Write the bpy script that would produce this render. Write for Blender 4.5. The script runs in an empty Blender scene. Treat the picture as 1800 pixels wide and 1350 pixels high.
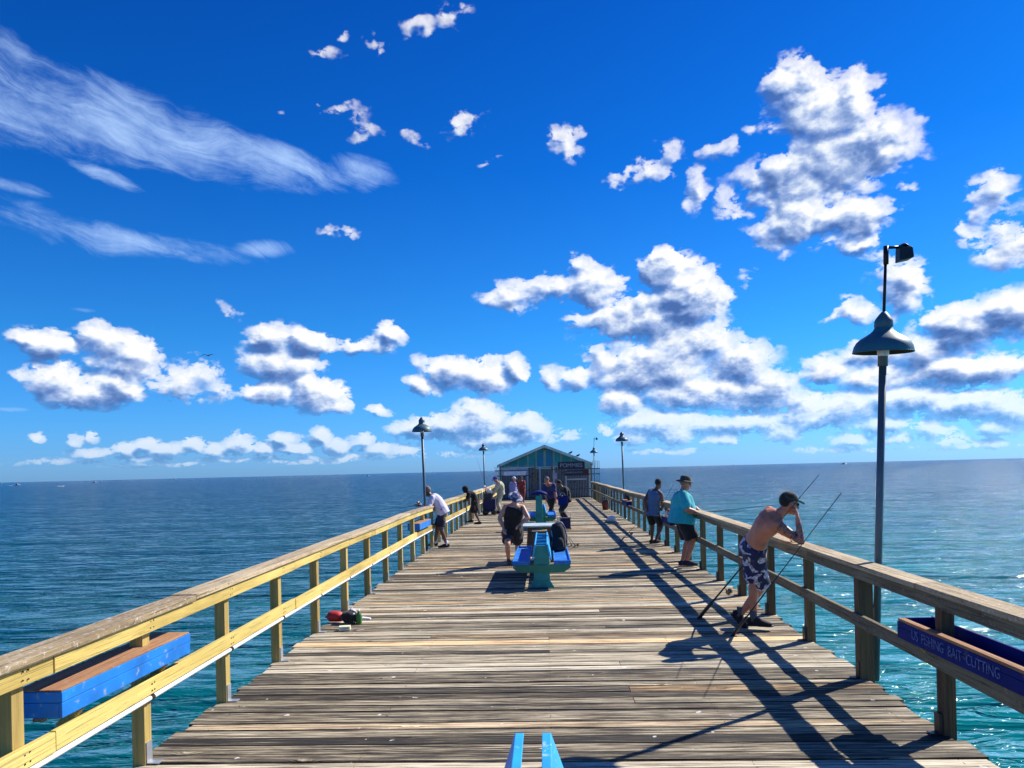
import bpy, bmesh, math, random
import numpy as np
from mathutils import Vector, Matrix, noise as mnoise
R = random.Random(7)
V = Vector
rad = math.radians
sc = bpy.context.scene
COL = sc.collection

# ------------------------------------------------------------------ camera
CAM_H = 1.95
FPX, CX, CY = 1300.0, 900.0, 826.5          # focal length and principal point, in pixels of an 1800 px wide frame
YAW, ROLL = rad(2.55), rad(1.37)
fwd = V((-math.sin(YAW), math.cos(YAW), 0)); rgt = V((math.cos(YAW), math.sin(YAW), 0)); upv = V((0, 0, 1))
ir = rgt*math.cos(ROLL) - upv*math.sin(ROLL)
iu = rgt*math.sin(ROLL) + upv*math.cos(ROLL)
cam_d = bpy.data.cameras.new("camera"); cam = bpy.data.objects.new("camera", cam_d); COL.objects.link(cam)
M = Matrix((ir, iu, -fwd)).transposed().to_4x4(); M.translation = V((0, 0, CAM_H)); cam.matrix_world = M
cam_d.sensor_width = 36; cam_d.lens = 36*FPX/1800; cam_d.shift_y = (CY-675)/1800
cam_d.clip_start = 0.05; cam_d.clip_end = 90000
sc.camera = cam

def ray(px, py):
    return fwd + ir*((px-CX)/FPX) - iu*((py-CY)/FPX)
def at(px, py, Y):                           # a point at world depth Y
    d = ray(px, py); return V((0, 0, CAM_H)) + d*(Y/d.y)
def hz(px, py, z):                           # a point at world height z
    d = ray(px, py); return V((0, 0, CAM_H)) + d*((z-CAM_H)/d.z)

# ------------------------------------------------------------------ light and sky
sc.view_settings.view_transform = 'Standard'; sc.view_settings.look = 'None'
sc.view_settings.exposure = 0.5; sc.view_settings.gamma = 1
SUN = V((0.97, 0.665, 1.0)).normalized()
SUN_EL = math.asin(SUN.z); SUN_AZ = math.atan2(SUN.x, SUN.y)
sd = bpy.data.lights.new("sun", 'SUN'); sd.energy = 5.0; sd.angle = rad(0.5); sd.color = (1.0, 0.95, 0.86)
so = bpy.data.objects.new("sun", sd); COL.objects.link(so)
so.rotation_euler = (-SUN).to_track_quat('-Z', 'Y').to_euler()

world = bpy.data.worlds.new("World"); sc.world = world; world.use_nodes = True
wn, wl = world.node_tree.nodes, world.node_tree.links
wn.clear()
class NB:                                    # tiny node-building helper
    def __init__(s, tree): s.t = tree; s.n = tree.nodes; s.l = tree.links
    def put(s, sock, v):
        if hasattr(v, 'links') or hasattr(v, 'is_linked'): s.l.new(v, sock)
        elif v is not None: sock.default_value = v
    def m(s, op, a, b=None, c=None, clamp=False):
        n = s.n.new('ShaderNodeMath'); n.operation = op; n.use_clamp = clamp
        for i, v in enumerate((a, b, c)):
            if v is not None: s.put(n.inputs[i], v)
        return n.outputs[0]
    def v(s, op, a, b=None, c=None, scale=None):
        n = s.n.new('ShaderNodeVectorMath'); n.operation = op
        for i, v in enumerate((a, b, c)):
            if v is not None: s.put(n.inputs[i], v)
        if scale is not None: s.put(n.inputs['Scale'], scale)
        return n.outputs['Value'] if op in ('DOT_PRODUCT', 'LENGTH', 'DISTANCE') else n.outputs['Vector']
    def noise(s, vec, scale, detail=6, rough=.55, lac=2.0, dist=0.0, dim='3D', col=False):
        n = s.n.new('ShaderNodeTexNoise'); n.noise_dimensions = dim
        s.l.new(vec, n.inputs['Vector']); n.inputs['Scale'].default_value = scale
        n.inputs['Detail'].default_value = detail; n.inputs['Roughness'].default_value = rough
        n.inputs['Lacunarity'].default_value = lac; n.inputs['Distortion'].default_value = dist
        return n.outputs['Color'] if col else n.outputs['Fac']
    def mapr(s, v, a, b, c=0.0, d=1.0, mode='LINEAR'):
        n = s.n.new('ShaderNodeMapRange'); n.interpolation_type = mode; n.clamp = True
        s.put(n.inputs['Value'], v)
        for k, x in zip(('From Min', 'From Max', 'To Min', 'To Max'), (a, b, c, d)): s.put(n.inputs[k], x)
        return n.outputs['Result']
    def mix(s, f, a, b, mode='MIX'):
        n = s.n.new('ShaderNodeMix'); n.data_type = 'RGBA'; n.blend_type = mode
        s.put(n.inputs[0], f); s.put(n.inputs[6], a); s.put(n.inputs[7], b)
        return n.outputs[2]
    def ramp(s, f, stops, interp='LINEAR'):
        n = s.n.new('ShaderNodeValToRGB'); n.color_ramp.interpolation = interp
        e = n.color_ramp.elements
        while len(e) < len(stops): e.new(0.5)
        for i, (p, c) in enumerate(stops): e[i].position = p; e[i].color = (*c, 1) if len(c) == 3 else c
        s.l.new(f, n.inputs[0]); return n.outputs[0]
    def xyz(s, x, y, z=0.0):
        n = s.n.new('ShaderNodeCombineXYZ')
        for i, q in enumerate((x, y, z)): s.put(n.inputs[i], q)
        return n.outputs[0]
    def sep(s, v):
        n = s.n.new('ShaderNodeSeparateXYZ'); s.l.new(v, n.inputs[0]); return n.outputs

def azel(px, py):
    d = ray(px, py).normalized(); return math.degrees(math.atan2(d.x, d.y)), math.degrees(math.asin(d.z))
# clouds, each a lump (x, y, radius x, radius y, thickness) of this sky, turned into azimuth and elevation below
CUM = [
 (1400,150,60,52,1),(1445,205,85,70,1),(1500,175,48,50,1),(1535,250,72,58,1),(1455,290,120,66,1),(1385,315,72,60,1),(1400,375,75,52,1),(1490,385,72,44,1),(1520,425,48,24,.9),(1365,425,36,26,.7),
 (1100,312,26,12,.5),(1145,300,34,30,.6),(1180,272,30,20,.5),(1222,335,28,44,.65),(1275,262,34,26,.55),(1290,360,32,32,.5),(1330,225,26,22,.4),(1610,330,24,14,.4),(1610,205,24,10,.3),
 (900,515,42,30,.85),(960,512,56,22,.8),(1028,468,30,26,.8),(1045,505,58,34,.9),(1175,478,52,44,1.1),(1215,525,70,58,1.1),(1125,560,110,46,1),(1050,562,56,20,.8),(1215,600,90,48,1),(1145,650,112,44,1.1),(1060,640,44,44,.8),(972,668,25,24,.8),(1012,665,32,24,.8),(1300,640,62,44,1),(1340,690,72,44,1),(1235,690,120,30,1),(1090,705,48,26,.9),(1160,742,100,26,.9),(1410,722,56,42,1),(1300,745,120,24,.9),(1315,490,16,36,.4),(1360,543,14,6,.45),
 (1590,500,46,54,1),(1500,552,60,26,.8),(1560,470,40,34,.6),(1745,345,48,44,.75),(1770,430,66,44,.8),(1705,405,28,28,.6),(1690,572,78,48,1.1),(1775,545,62,46,1.1),(1620,622,58,34,.9),(1700,650,125,34,1.1),(1535,618,58,28,.9),(1455,648,54,28,.9),(1545,660,72,28,.9),(1480,722,78,36,1),(1600,700,90,30,1),(1705,712,110,32,1),(1785,722,60,30,1),(1560,744,50,20,.9),(1640,752,50,20,.9),(1755,752,50,18,.9),
 (85,608,58,30,1),(190,608,58,36,1),(238,630,46,42,1),(100,668,62,34,1),(150,694,84,27,1),(205,680,56,34,1),(58,652,36,22,.7),
 (315,676,50,36,.75),(355,655,46,30,.6),(385,690,28,22,.5),(405,545,16,22,.35),
 (470,592,48,28,1),(540,602,52,24,1),(500,640,72,44,1),(470,690,56,24,1),(555,690,64,32,1),(585,712,46,14,.9),(640,608,60,13,.8),(688,590,30,26,1),
 (742,640,20,18,.6),(795,652,54,28,1),(850,662,52,34,.95),(905,648,28,28,.95),(745,680,38,18,.8),(668,722,24,10,.8),
 (735,756,48,24,.9),(790,752,60,28,.95),(838,742,52,38,1.1),(925,750,44,28,1),(870,772,110,18,.95),(1000,765,30,16,.6),
 (62,773,18,9,.8),(135,775,20,13,.7),(160,765,18,12,.7),(165,796,44,10,.8),(220,790,34,15,.9),(262,782,26,14,.9),(300,792,40,14,.9),(345,782,28,16,.9),(385,790,34,16,.9),(425,778,30,25,1),(462,790,32,15,1),(500,772,28,16,1),(520,790,38,14,1),(565,768,26,20,1),(590,785,38,18,.9),(640,772,26,14,.9),(665,788,36,13,.9),(715,790,36,12,.8),(250,806,70,6,.7),(420,806,90,6,.7),(600,804,80,6,.7),(120,812,110,7,.5),(300,815,140,7,.5),(560,810,160,7,.5),(760,800,140,8,.5),(1180,792,110,8,.5),(1500,790,160,7,.5),(1700,785,120,7,.5),(1110,768,40,16,.8),(1190,760,36,20,.9),(1270,772,44,14,.9),(1380,762,40,20,.9),(1440,740,30,20,.9),(1500,772,40,13,.8),(1570,770,40,16,.8),(1660,772,44,13,.8),(1740,778,40,12,.8),(1060,755,20,12,.7),
 (560,92,44,16,.42),(595,76,24,22,.42),(675,72,26,13,.4),(735,52,36,22,.45),(780,28,34,24,.5),(815,8,28,16,.4),(812,212,32,32,.62),(998,250,26,38,.7),(1015,228,22,16,.5),(600,205,50,14,.4),(645,228,30,18,.36),(730,248,30,12,.35),(856,282,20,10,.3),(560,182,22,9,.3),(590,404,30,12,.42),(500,190,14,10,.25),
]
CIR = [(40,190,230,62,.62,-6),(230,225,260,62,.72,-10),(400,262,190,40,.62,-12),(520,285,110,24,.6,-12),(635,300,60,28,.50,-8),(650,318,34,22,.40,25),(20,90,60,40,.32,-30),(190,310,70,14,.4,-14),
       (120,405,240,34,.36,-8),(300,435,170,22,.42,-4),(470,437,60,16,.6,5),(30,328,70,14,.36,-6),(20,720,40,5,.3,0),(150,545,30,6,.1,0)]
w = NB(world.node_tree)
tc = wn.new('ShaderNodeTexCoord').outputs['Generated']
D = w.v('NORMALIZE', tc)
X_, Y_, Z_ = w.sep(D)
AZ = w.m('DEGREES', w.m('ARCTAN2', X_, Y_)); EL = w.m('DEGREES', w.m('ARCSINE', Z_))
P0 = w.xyz(AZ, EL)

def prep(lumps, grow):
    out = []
    for b in lumps:
        x, y, rx, ry, t = b[:5]; rot = rad(b[5]) if len(b) > 5 else 0
        a0, e0 = azel(x, y); a1, _ = azel(x+1, y); _, e1 = azel(x, y-1)
        rx, ry = rx*(a1-a0)*grow, ry*(e1-e0)*grow
        out.append((a0, e0, rx, ry, t, rot, math.hypot(rx, ry)*1.6 if rot else 0))
    return out
CUMP, CIRP = prep(CUM, 1.22), prep(CIR, 1.05)
FLOOR = -1.0
def field(p, lumps, smooth):
    acc = None
    for a0, e0, rx, ry, t, rot, _ in lumps:
        sx, sy = 1/rx, 1/ry
        if rot:
            q = w.v('SUBTRACT', p, (a0, e0, 0)); n = wn.new('ShaderNodeVectorRotate'); n.rotation_type = 'Z_AXIS'
            wl.new(q, n.inputs['Vector']); n.inputs['Angle'].default_value = -rot
            q = w.v('MULTIPLY', n.outputs[0], (sx, sy, 0))
        else:
            q = w.v('MULTIPLY_ADD', p, (sx, sy, 0), (-a0*sx, -e0*sy, 0))
        f = w.m('MULTIPLY_ADD', w.v('DOT_PRODUCT', q, q), -t if t > .7 else -.7, t)
        acc = f if acc is None else w.m('SMOOTH_MAX', acc, f, smooth)
    return w.m('SMOOTH_MAX', acc, FLOOR, .25)
def density(Dv, lumps):
    x_, y_, z_ = w.sep(Dv)
    p = w.xyz(w.m('DEGREES', w.m('ARCTAN2', x_, y_)), w.m('DEGREES', w.m('ARCSINE', z_)))
    Dm = w.v('SCALE', w.v('MULTIPLY', Dv, (1, 1, 1.5)), scale=1.12)
    n1 = w.noise(Dm, 10, 2, .5); n2 = w.noise(Dm, 34, 7, .70)
    def billow(sc_, det, rgh):                # rounded puffs with sharp creases between them
        n = wn.new('ShaderNodeTexNoise'); n.noise_type = 'RIDGED_MULTIFRACTAL'; n.normalize = False
        wl.new(Dm, n.inputs['Vector']); n.inputs['Scale'].default_value = sc_; n.inputs['Detail'].default_value = det
        n.inputs['Roughness'].default_value = rgh; n.inputs['Offset'].default_value = .95; n.inputs['Gain'].default_value = 1.6
        return n.outputs['Fac']
    bl = billow(26, 4.5, .62)
    # sharpen the outlines of the lumps by pushing them about
    pw = w.v('ADD', p, w.v('SCALE', w.v('MULTIPLY_ADD', w.noise(Dm, 20, 3, .55, col=True), (4.4, 3.4, 0), (-2.2, -1.7, 0)), scale=w.mapr(z_, .0, .30, .22, 1.0)))
    Mf = field(pw, lumps, 0.40)
    far = w.mapr(z_, .03, .17, 1, 0)         # far clouds stand low and show smaller puffs
    bl = w.m('ADD', w.m('MULTIPLY', bl, w.m('MULTIPLY_ADD', far, -.6, 1.0)), w.m('MULTIPLY', billow(70, 3, .6), w.m('MULTIPLY', far, .85)))
    puff = w.m('MULTIPLY_ADD', bl, -PUFF, PUFF*.9)
    s = w.m('ADD', w.m('MULTIPLY_ADD', n1, 1.1, -.55), w.m('ADD', w.m('MULTIPLY_ADD', n2, 1.25, -.62), puff))
    low = w.m('ADD', w.m('MULTIPLY', Mf, .8), w.m('MULTIPLY_ADD', n1, 1.0, -.5))
    return w.m('ADD', Mf, s), Mf, low, w.m('ADD', n2, puff)
PUFF = .42
def cumulus(lumps):
    Dn = w.v('NORMALIZE', w.v('ADD', D, (0, 0, 0)))
    d0, M0, l0, f0 = density(Dn, lumps); n1_ = w.noise(D, 60, 5, .65)
    dz = w.v('NORMALIZE', w.v('ADD', D, (0.007, 0.0, 0.010)))
    d1, M1, l1, f1 = density(dz, lumps)
    alpha = w.mapr(d0, .0, w.mapr(M0, 0, .8, .55, .20), 0, 1, 'SMOOTHSTEP')
    lit = w.m('ADD', w.m('MULTIPLY', w.m('SUBTRACT', l0, l1), 3.0), w.m('MULTIPLY', w.m('SUBTRACT', f0, f1), .72))
    core = w.mapr(M1, .45, 1.25, 0, 1)
    L = w.m('ADD', w.m('MULTIPLY_ADD', lit, .66, .73), w.m('MULTIPLY', core, -.42))
    bign = w.noise(w.v('MULTIPLY', D, (1, 1, 2.2)), 13, 3, .5)
    L = w.m('ADD', L, w.m('MULTIPLY_ADD', bign, .8, -.4))
    L = w.m('ADD', L, w.mapr(d0, .9, .1, 0, .12))
    cc = w.ramp(L, [(0.0, (.07, .15, .40)), (.25, (.15, .26, .56)), (.50, (.36, .48, .76)), (.72, (.70, .78, .92)), (.95, (1.0, 1.0, 1.0))])
    z_ = w.sep(D)[2]
    fade = w.mapr(z_, 0.005, .10, .40, .97)      # the farthest clouds sink into the blue air
    thin = w.m('MULTIPLY', w.m('MULTIPLY', alpha, fade), w.mapr(w.m('ADD', M0, w.m('MULTIPLY_ADD', n1_, 1.2, -.6)), -.1, .80, .18, 1.0))
    return thin, w.v('SCALE', cc, scale=7.5)
def cirrus(lumps):
    x_, y_, z_ = w.sep(w.v('NORMALIZE', w.v('ADD', D, (0, 0, 0))))
    p = w.xyz(w.m('DEGREES', w.m('ARCTAN2', x_, y_)), w.m('DEGREES', w.m('ARCSINE', z_)))
    cf = field(p, lumps, .2)
    rotv = wn.new('ShaderNodeVectorRotate'); rotv.rotation_type = 'Z_AXIS'; wl.new(p, rotv.inputs['Vector']); rotv.inputs['Angle'].default_value = rad(14)
    pr = w.v('ADD', rotv.outputs[0], w.v('SCALE', w.noise(p, .16, 3, .5, col=True), scale=3.2))
    st = w.noise(w.v('MULTIPLY', pr, (.13, .62, 0)), 1.0, 9, .68, dist=.7)
    st2 = w.noise(w.v('MULTIPLY', pr, (.30, 1.1, 0)), 1.0, 6, .6)
    cd = w.m('ADD', cf, w.m('ADD', w.m('MULTIPLY_ADD', st, 2.5, -1.25), w.m('MULTIPLY_ADD', w.noise(p, .28, 6, .6), 1.3, -.65)))
    return w.m('MULTIPLY', w.mapr(cd, -.25, 1.30, 0, 1, 'SMOOTHSTEP'), .74)
sky = wn.new('ShaderNodeTexSky'); sky.sky_type = 'NISHITA'; sky.sun_disc = False
sky.sun_elevation = SUN_EL; sky.sun_rotation = SUN_AZ; sky.altitude = 0; sky.air_density = 1.0; sky.dust_density = 0.3; sky.ozone_density = 3.0
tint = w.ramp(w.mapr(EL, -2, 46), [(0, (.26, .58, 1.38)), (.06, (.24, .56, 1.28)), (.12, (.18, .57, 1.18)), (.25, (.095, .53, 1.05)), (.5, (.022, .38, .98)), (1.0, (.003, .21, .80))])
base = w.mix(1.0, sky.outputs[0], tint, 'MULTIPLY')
def bgnode(col):
    b = wn.new('ShaderNodeBackground'); b.inputs['Strength'].default_value = 0.1; w.put(b.inputs['Color'], col); return b.outputs[0]
def hits(l, box, floor=-1.35):
    a0, e0, rx, ry, t, rot, big = l; k = t if t > .7 else .7; m_ = 3.2
    da = max(0, box[0]-m_-a0, a0-box[1]-m_); de = max(0, box[2]-m_-e0, e0-box[3]-m_)
    if rot: return math.hypot(da, de) < big
    return t - k*((da/rx)**2 + (de/ry)**2) > floor
def tree(box, depth=0):
    global w, wn, wl, D
    # the sky is cut into patches so that each patch only works out the clouds that stand in it
    cu = [l for l in CUMP if hits(l, box)]; ci = [l for l in CIRP if hits(l, box)]
    wa, we = box[1]-box[0], box[3]-box[2]
    if len(cu)+len(ci) > 14 and max(wa, we) > 3.2 and depth < 5:
        if wa > we*1.1:
            mid = (box[0]+box[1])/2; n = wn.new('ShaderNodeMixShader'); wl.new(w.m('GREATER_THAN', AZ, mid), n.inputs[0])
            wl.new(tree((box[0], mid, box[2], box[3]), depth+1), n.inputs[1]); wl.new(tree((mid, box[1], box[2], box[3]), depth+1), n.inputs[2])
        else:
            mid = box[2] + (box[3]-box[2])*(.45 if box[3] > 20 else .5); n = wn.new('ShaderNodeMixShader'); wl.new(w.m('GREATER_THAN', EL, mid), n.inputs[0])
            wl.new(tree((box[0], box[1], box[2], mid), depth+1), n.inputs[1]); wl.new(tree((box[0], box[1], mid, box[3]), depth+1), n.inputs[2])
        return n.outputs[0]
    if not (ci or cu): return bgnode(base)
    keep = (w, wn, wl, D)
    g = bpy.data.node_groups.new('sky patch', 'ShaderNodeTree')
    g.interface.new_socket('direction', in_out='INPUT', socket_type='NodeSocketVector')
    g.interface.new_socket('clear sky', in_out='INPUT', socket_type='NodeSocketColor')
    g.interface.new_socket('sky', in_out='OUTPUT', socket_type='NodeSocketShader')
    w = NB(g); wn, wl = g.nodes, g.links
    gi = wn.new('NodeGroupInput'); go = wn.new('NodeGroupOutput'); D = gi.outputs[0]; c = gi.outputs[1]
    if ci: c = w.mix(cirrus(ci), c, (4.0, 5.7, 8.4, 1))
    if cu:
        a_, cc = cumulus(cu); c = w.mix(a_, c, cc)
    wl.new(bgnode(c), go.inputs[0])
    w, wn, wl, D = keep
    n = wn.new('ShaderNodeGroup'); n.node_tree = g; wl.new(D, n.inputs[0]); wl.new(base, n.inputs[1])
    return n.outputs[0]
def inside(fa, a, b):
    n = wn.new('ShaderNodeMixShader'); wl.new(fa, n.inputs[0]); wl.new(a, n.inputs[1]); wl.new(b, n.inputs[2]); return n.outputs[0]
patch = tree((-46, 46, -1, 50))
inn = w.m('MULTIPLY', w.m('LESS_THAN', w.m('ABSOLUTE', AZ), 46), w.m('MULTIPLY', w.m('GREATER_THAN', EL, -1.0), w.m('LESS_THAN', EL, 50)))
# the rest of the sky: loose scattered cloud
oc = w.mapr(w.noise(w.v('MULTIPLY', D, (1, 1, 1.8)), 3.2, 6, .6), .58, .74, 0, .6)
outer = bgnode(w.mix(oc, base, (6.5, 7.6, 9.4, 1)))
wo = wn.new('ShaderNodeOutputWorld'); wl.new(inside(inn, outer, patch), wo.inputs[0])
world.cycles.sampling_method = 'MANUAL'; world.cycles.sample_map_resolution = 256
sc.cycles.max_bounces = 5; sc.cycles.diffuse_bounces = 2; sc.cycles.glossy_bounces = 2; sc.cycles.transparent_max_bounces = 4
print('world nodes', len(wn))

# ------------------------------------------------------------------ object helpers
def tag(o, label=None, cat=None, group=None, kind=None):
    if label: o['label'] = label
    if cat: o['category'] = cat
    if group: o['group'] = group
    if kind: o['kind'] = kind
    return o
def empty(name, loc=(0, 0, 0), label=None, cat=None, group=None, rz=0):
    o = bpy.data.objects.new(name, None); COL.objects.link(o); o.location = loc; o.rotation_euler = (0, 0, rz)
    o.empty_display_size = .1
    return tag(o, label, cat, group)
class MB:
    def __init__(s): s.v = []; s.f = []; s.mi = []; s.tone = []
    def add(s, vs, fs, mi=0, tone=.5):
        k = len(s.v); s.v += [tuple(p) for p in vs]; s.f += [tuple(i+k for i in f) for f in fs]
        s.mi += [mi]*len(fs); s.tone += [tone]*len(vs); return s
    def box(s, x0, x1, y0, y1, z0, z1, mi=0, tone=.5):
        vs = [(x0,y0,z0),(x1,y0,z0),(x1,y1,z0),(x0,y1,z0),(x0,y0,z1),(x1,y0,z1),(x1,y1,z1),(x0,y1,z1)]
        return s.hexa(vs, mi, tone)
    def hexa(s, vs, mi=0, tone=.5):
        return s.add(vs, [(0,3,2,1),(4,5,6,7),(0,1,5,4),(1,2,6,5),(2,3,7,6),(3,0,4,7)], mi, tone)
    def bar(s, a, b, wx, wz, side=None, mi=0, tone=.5):       # rectangular bar from a to b
        a, b = V(a), V(b); t = (b-a).normalized()
        sd_ = V(side) if side else (V((0, 0, 1)).cross(t) if abs(t.z) < .95 else V((1, 0, 0)))
        sd_ = (sd_ - t*sd_.dot(t)).normalized(); n = t.cross(sd_)
        sx, nz = sd_*wx/2, n*wz/2
        return s.hexa([a-sx-nz, a+sx-nz, b+sx-nz, b-sx-nz, a-sx+nz, a+sx+nz, b+sx+nz, b-sx+nz][:8], mi, tone)
    def loft(s, pts, rr, side=(1, 0, 0), n=12, mi=0, power=2.0):
        pts = [V(p) for p in pts]; side = V(side); rings = []; k0 = len(s.v)
        vs = []
        for i, p in enumerate(pts):
            t = (pts[min(i+1, len(pts)-1)] - pts[max(i-1, 0)])
            t = t.normalized() if t.length > 1e-9 else V((0, 0, 1))
            sd_ = side - t*side.dot(t)
            if sd_.length < 1e-3: sd_ = t.orthogonal()
            sd_.normalize(); nn = t.cross(sd_)
            r = rr[i]; a, b = (r, r) if not isinstance(r, (tuple, list)) else r
            for j in range(n):
                th = 2*math.pi*j/n; c, q = math.cos(th), math.sin(th)
                if power != 2.0:
                    c = math.copysign(abs(c)**(2/power), c); q = math.copysign(abs(q)**(2/power), q)
                vs.append(p + sd_*a*c + nn*b*q)
        fs = []
        m = len(pts)
        for i in range(m-1):
            for j in range(n):
                a, b = i*n+j, i*n+(j+1) % n
                fs.append((a, b, b+n, a+n))
        fs.append(tuple(range(n-1, -1, -1))); fs.append(tuple((m-1)*n+j for j in range(n)))
        return s.add(vs, fs, mi)
    def cone(s, a, b, ra, rb, n=10, mi=0, round_=True):       # tapered limb with rounded ends
        a, b = V(a), V(b); t = (b-a); L_ = t.length
        if L_ < 1e-6: return s
        t = t/L_
        if round_:
            pts = [a-t*ra*.95, a-t*ra*.7, a, b, b+t*rb*.7, b+t*rb*.95]; rr = [ra*.3, ra*.72, ra, rb, rb*.72, rb*.3]
        else: pts, rr = [a, b], [ra, rb]
        return s.loft(pts, rr, t.orthogonal(), n, mi)
    def ell(s, c, rx, ry, rz, X=(1,0,0), Y=(0,1,0), Z=(0,0,1), nu=14, nv=9, mi=0):
        c, X, Y, Z = V(c), V(X), V(Y), V(Z); vs = [c - Z*rz]; fs = []
        for i in range(1, nv):
            ph = -math.pi/2 + math.pi*i/nv
            for j in range(nu):
                th = 2*math.pi*j/nu
                vs.append(c + X*rx*math.cos(ph)*math.cos(th) + Y*ry*math.cos(ph)*math.sin(th) + Z*rz*math.sin(ph))
        vs.append(c + Z*rz); top = len(vs)-1
        for j in range(nu): fs.append((0, 1+(j+1) % nu, 1+j))
        for i in range(nv-2):
            for j in range(nu):
                a, b = 1+i*nu+j, 1+i*nu+(j+1) % nu; fs.append((a, b, b+nu, a+nu))
        for j in range(nu): fs.append((top, 1+(nv-2)*nu+j, 1+(nv-2)*nu+(j+1) % nu))
        if X.cross(Y).dot(Z) < 0: fs = [tuple(reversed(f)) for f in fs]
        return s.add(vs, fs, mi)
    def lathe(s, prof, c=(0, 0, 0), n=32, mi=0, axis=None):    # prof: (radius, height)
        c = V(c); Z = V(axis).normalized() if axis else V((0, 0, 1)); X = Z.orthogonal().normalized() if axis else V((1, 0, 0)); Y = Z.cross(X)
        vs, fs = [], []
        for r, h in prof:
            for j in range(n):
                th = 2*math.pi*j/n; vs.append(c + X*r*math.cos(th) + Y*r*math.sin(th) + Z*h)
        for i in range(len(prof)-1):
            for j in range(n):
                a, b = i*n+j, i*n+(j+1) % n; fs.append((a, b, b+n, a+n))
        return s.add(vs, fs, mi)
    def tube(s, pts, r, n=8, mi=0):
        pts = [V(p) for p in pts]
        rr = r if isinstance(r, list) else [r]*len(pts)
        return s.loft(pts, rr, (pts[-1]-pts[0]).orthogonal(), n, mi)
    def prism(s, prof, y0, y1, mi=0, tone=.5):                  # profile in x,z pushed along y
        n = len(prof); vs = [(x, y0, z) for x, z in prof] + [(x, y1, z) for x, z in prof]
        fs = [tuple(range(n)), tuple(range(2*n-1, n-1, -1))] + [(i, i+n, (i+1) % n+n, (i+1) % n) for i in range(n)]
        return s.add(vs, fs, mi, tone)
    def mesh(s, name):
        me = bpy.data.meshes.new(name); me.from_pydata(s.v, [], s.f); me.validate()
        return me
    def build(s, name, mats, parent=None, smooth=False, bevel=0, fixn=True):
        me = s.mesh(name)
        mats = mats if isinstance(mats, (list, tuple)) else [mats]
        for m_ in mats: me.materials.append(m_)
        if len(me.polygons) == len(s.mi):
            me.polygons.foreach_set('material_index', s.mi)
        if len(me.vertices) == len(s.tone):
            at_ = me.attributes.new('tone', 'FLOAT', 'POINT'); at_.data.foreach_set('value', s.tone)
        if fixn:
            bm = bmesh.new(); bm.from_mesh(me); bmesh.ops.recalc_face_normals(bm, faces=bm.faces[:]); bm.to_mesh(me); bm.free()
        if smooth: me.polygons.foreach_set('use_smooth', [True]*len(me.polygons))
        o = bpy.data.objects.new(name, me); COL.objects.link(o)
        if bevel:
            b = o.modifiers.new('bevel', 'BEVEL'); b.width = bevel; b.segments = 2; b.limit_method = 'ANGLE'; b.harden_normals = False
        if parent: o.parent = parent
        me.update()
        return o
def remeshed(mb, name, mats, parent, voxel, smooth=6, matfn=None, wrinkle=0):
    me = mb.mesh(name + '_src'); o = bpy.data.objects.new(name, me); COL.objects.link(o)
    r = o.modifiers.new('r', 'REMESH'); r.mode = 'VOXEL'; r.voxel_size = voxel; r.adaptivity = 0
    s = o.modifiers.new('s', 'SMOOTH'); s.factor = .5; s.iterations = smooth
    dg = bpy.context.evaluated_depsgraph_get(); dg.update()
    nm = bpy.data.meshes.new_from_object(o.evaluated_get(dg)); nm.name = name
    o.modifiers.clear(); o.data = nm; bpy.data.meshes.remove(me)
    nm.materials.clear()
    for m_ in (mats if isinstance(mats, (list, tuple)) else [mats]): nm.materials.append(m_)
    nm.polygons.foreach_set('use_smooth', [True]*len(nm.polygons))
    if wrinkle:
        n_ = len(nm.vertices); co = np.empty(n_*3, 'f'); no = np.empty(n_*3, 'f'); nm.vertices.foreach_get('co', co); nm.vertices.foreach_get('normal', no)
        co = co.reshape(-1, 3); no = no.reshape(-1, 3); x, y, z = co.T; q = R.random()*9
        a_ = x*17+y*13+q; w1 = np.sin(a_+2.1*np.sin(z*9+q)+z*7); w2 = np.sin(z*31+3*np.sin(a_*.8)+x*19); w3 = np.sin(y*37-z*15+2*np.sin(x*23+q))
        f = (.8*w1+.5*w2+.35*w3)*.8; co = co + no*(f*wrinkle)[:, None]
        nm.vertices.foreach_set('co', co.astype('f').ravel()); nm.update()
    if matfn:
        nm.polygons.foreach_set('material_index', [matfn(p.center) for p in nm.polygons])
    if parent: o.parent = parent
    return o
def copy_tree(o, parent=None):
    c = o.copy(); COL.objects.link(c); c.parent = parent
    for ch in list(o.children): copy_tree(ch, c)
    return c
def text_mesh(name, s, size, mat, mtx, parent, depth=.002):
    cu = bpy.data.curves.new(name, 'FONT'); cu.body = s; cu.size = size; cu.extrude = depth; cu.align_x = 'CENTER'; cu.align_y = 'CENTER'
    o = bpy.data.objects.new(name+'_t', cu); COL.objects.link(o)
    dg = bpy.context.evaluated_depsgraph_get(); dg.update()
    me = bpy.data.meshes.new_from_object(o.evaluated_get(dg)); bpy.data.objects.remove(o)
    me.transform(mtx); me.materials.clear(); me.materials.append(mat); me.name = name
    o2 = bpy.data.objects.new(name, me); COL.objects.link(o2); o2.parent = parent
    return o2

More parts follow.
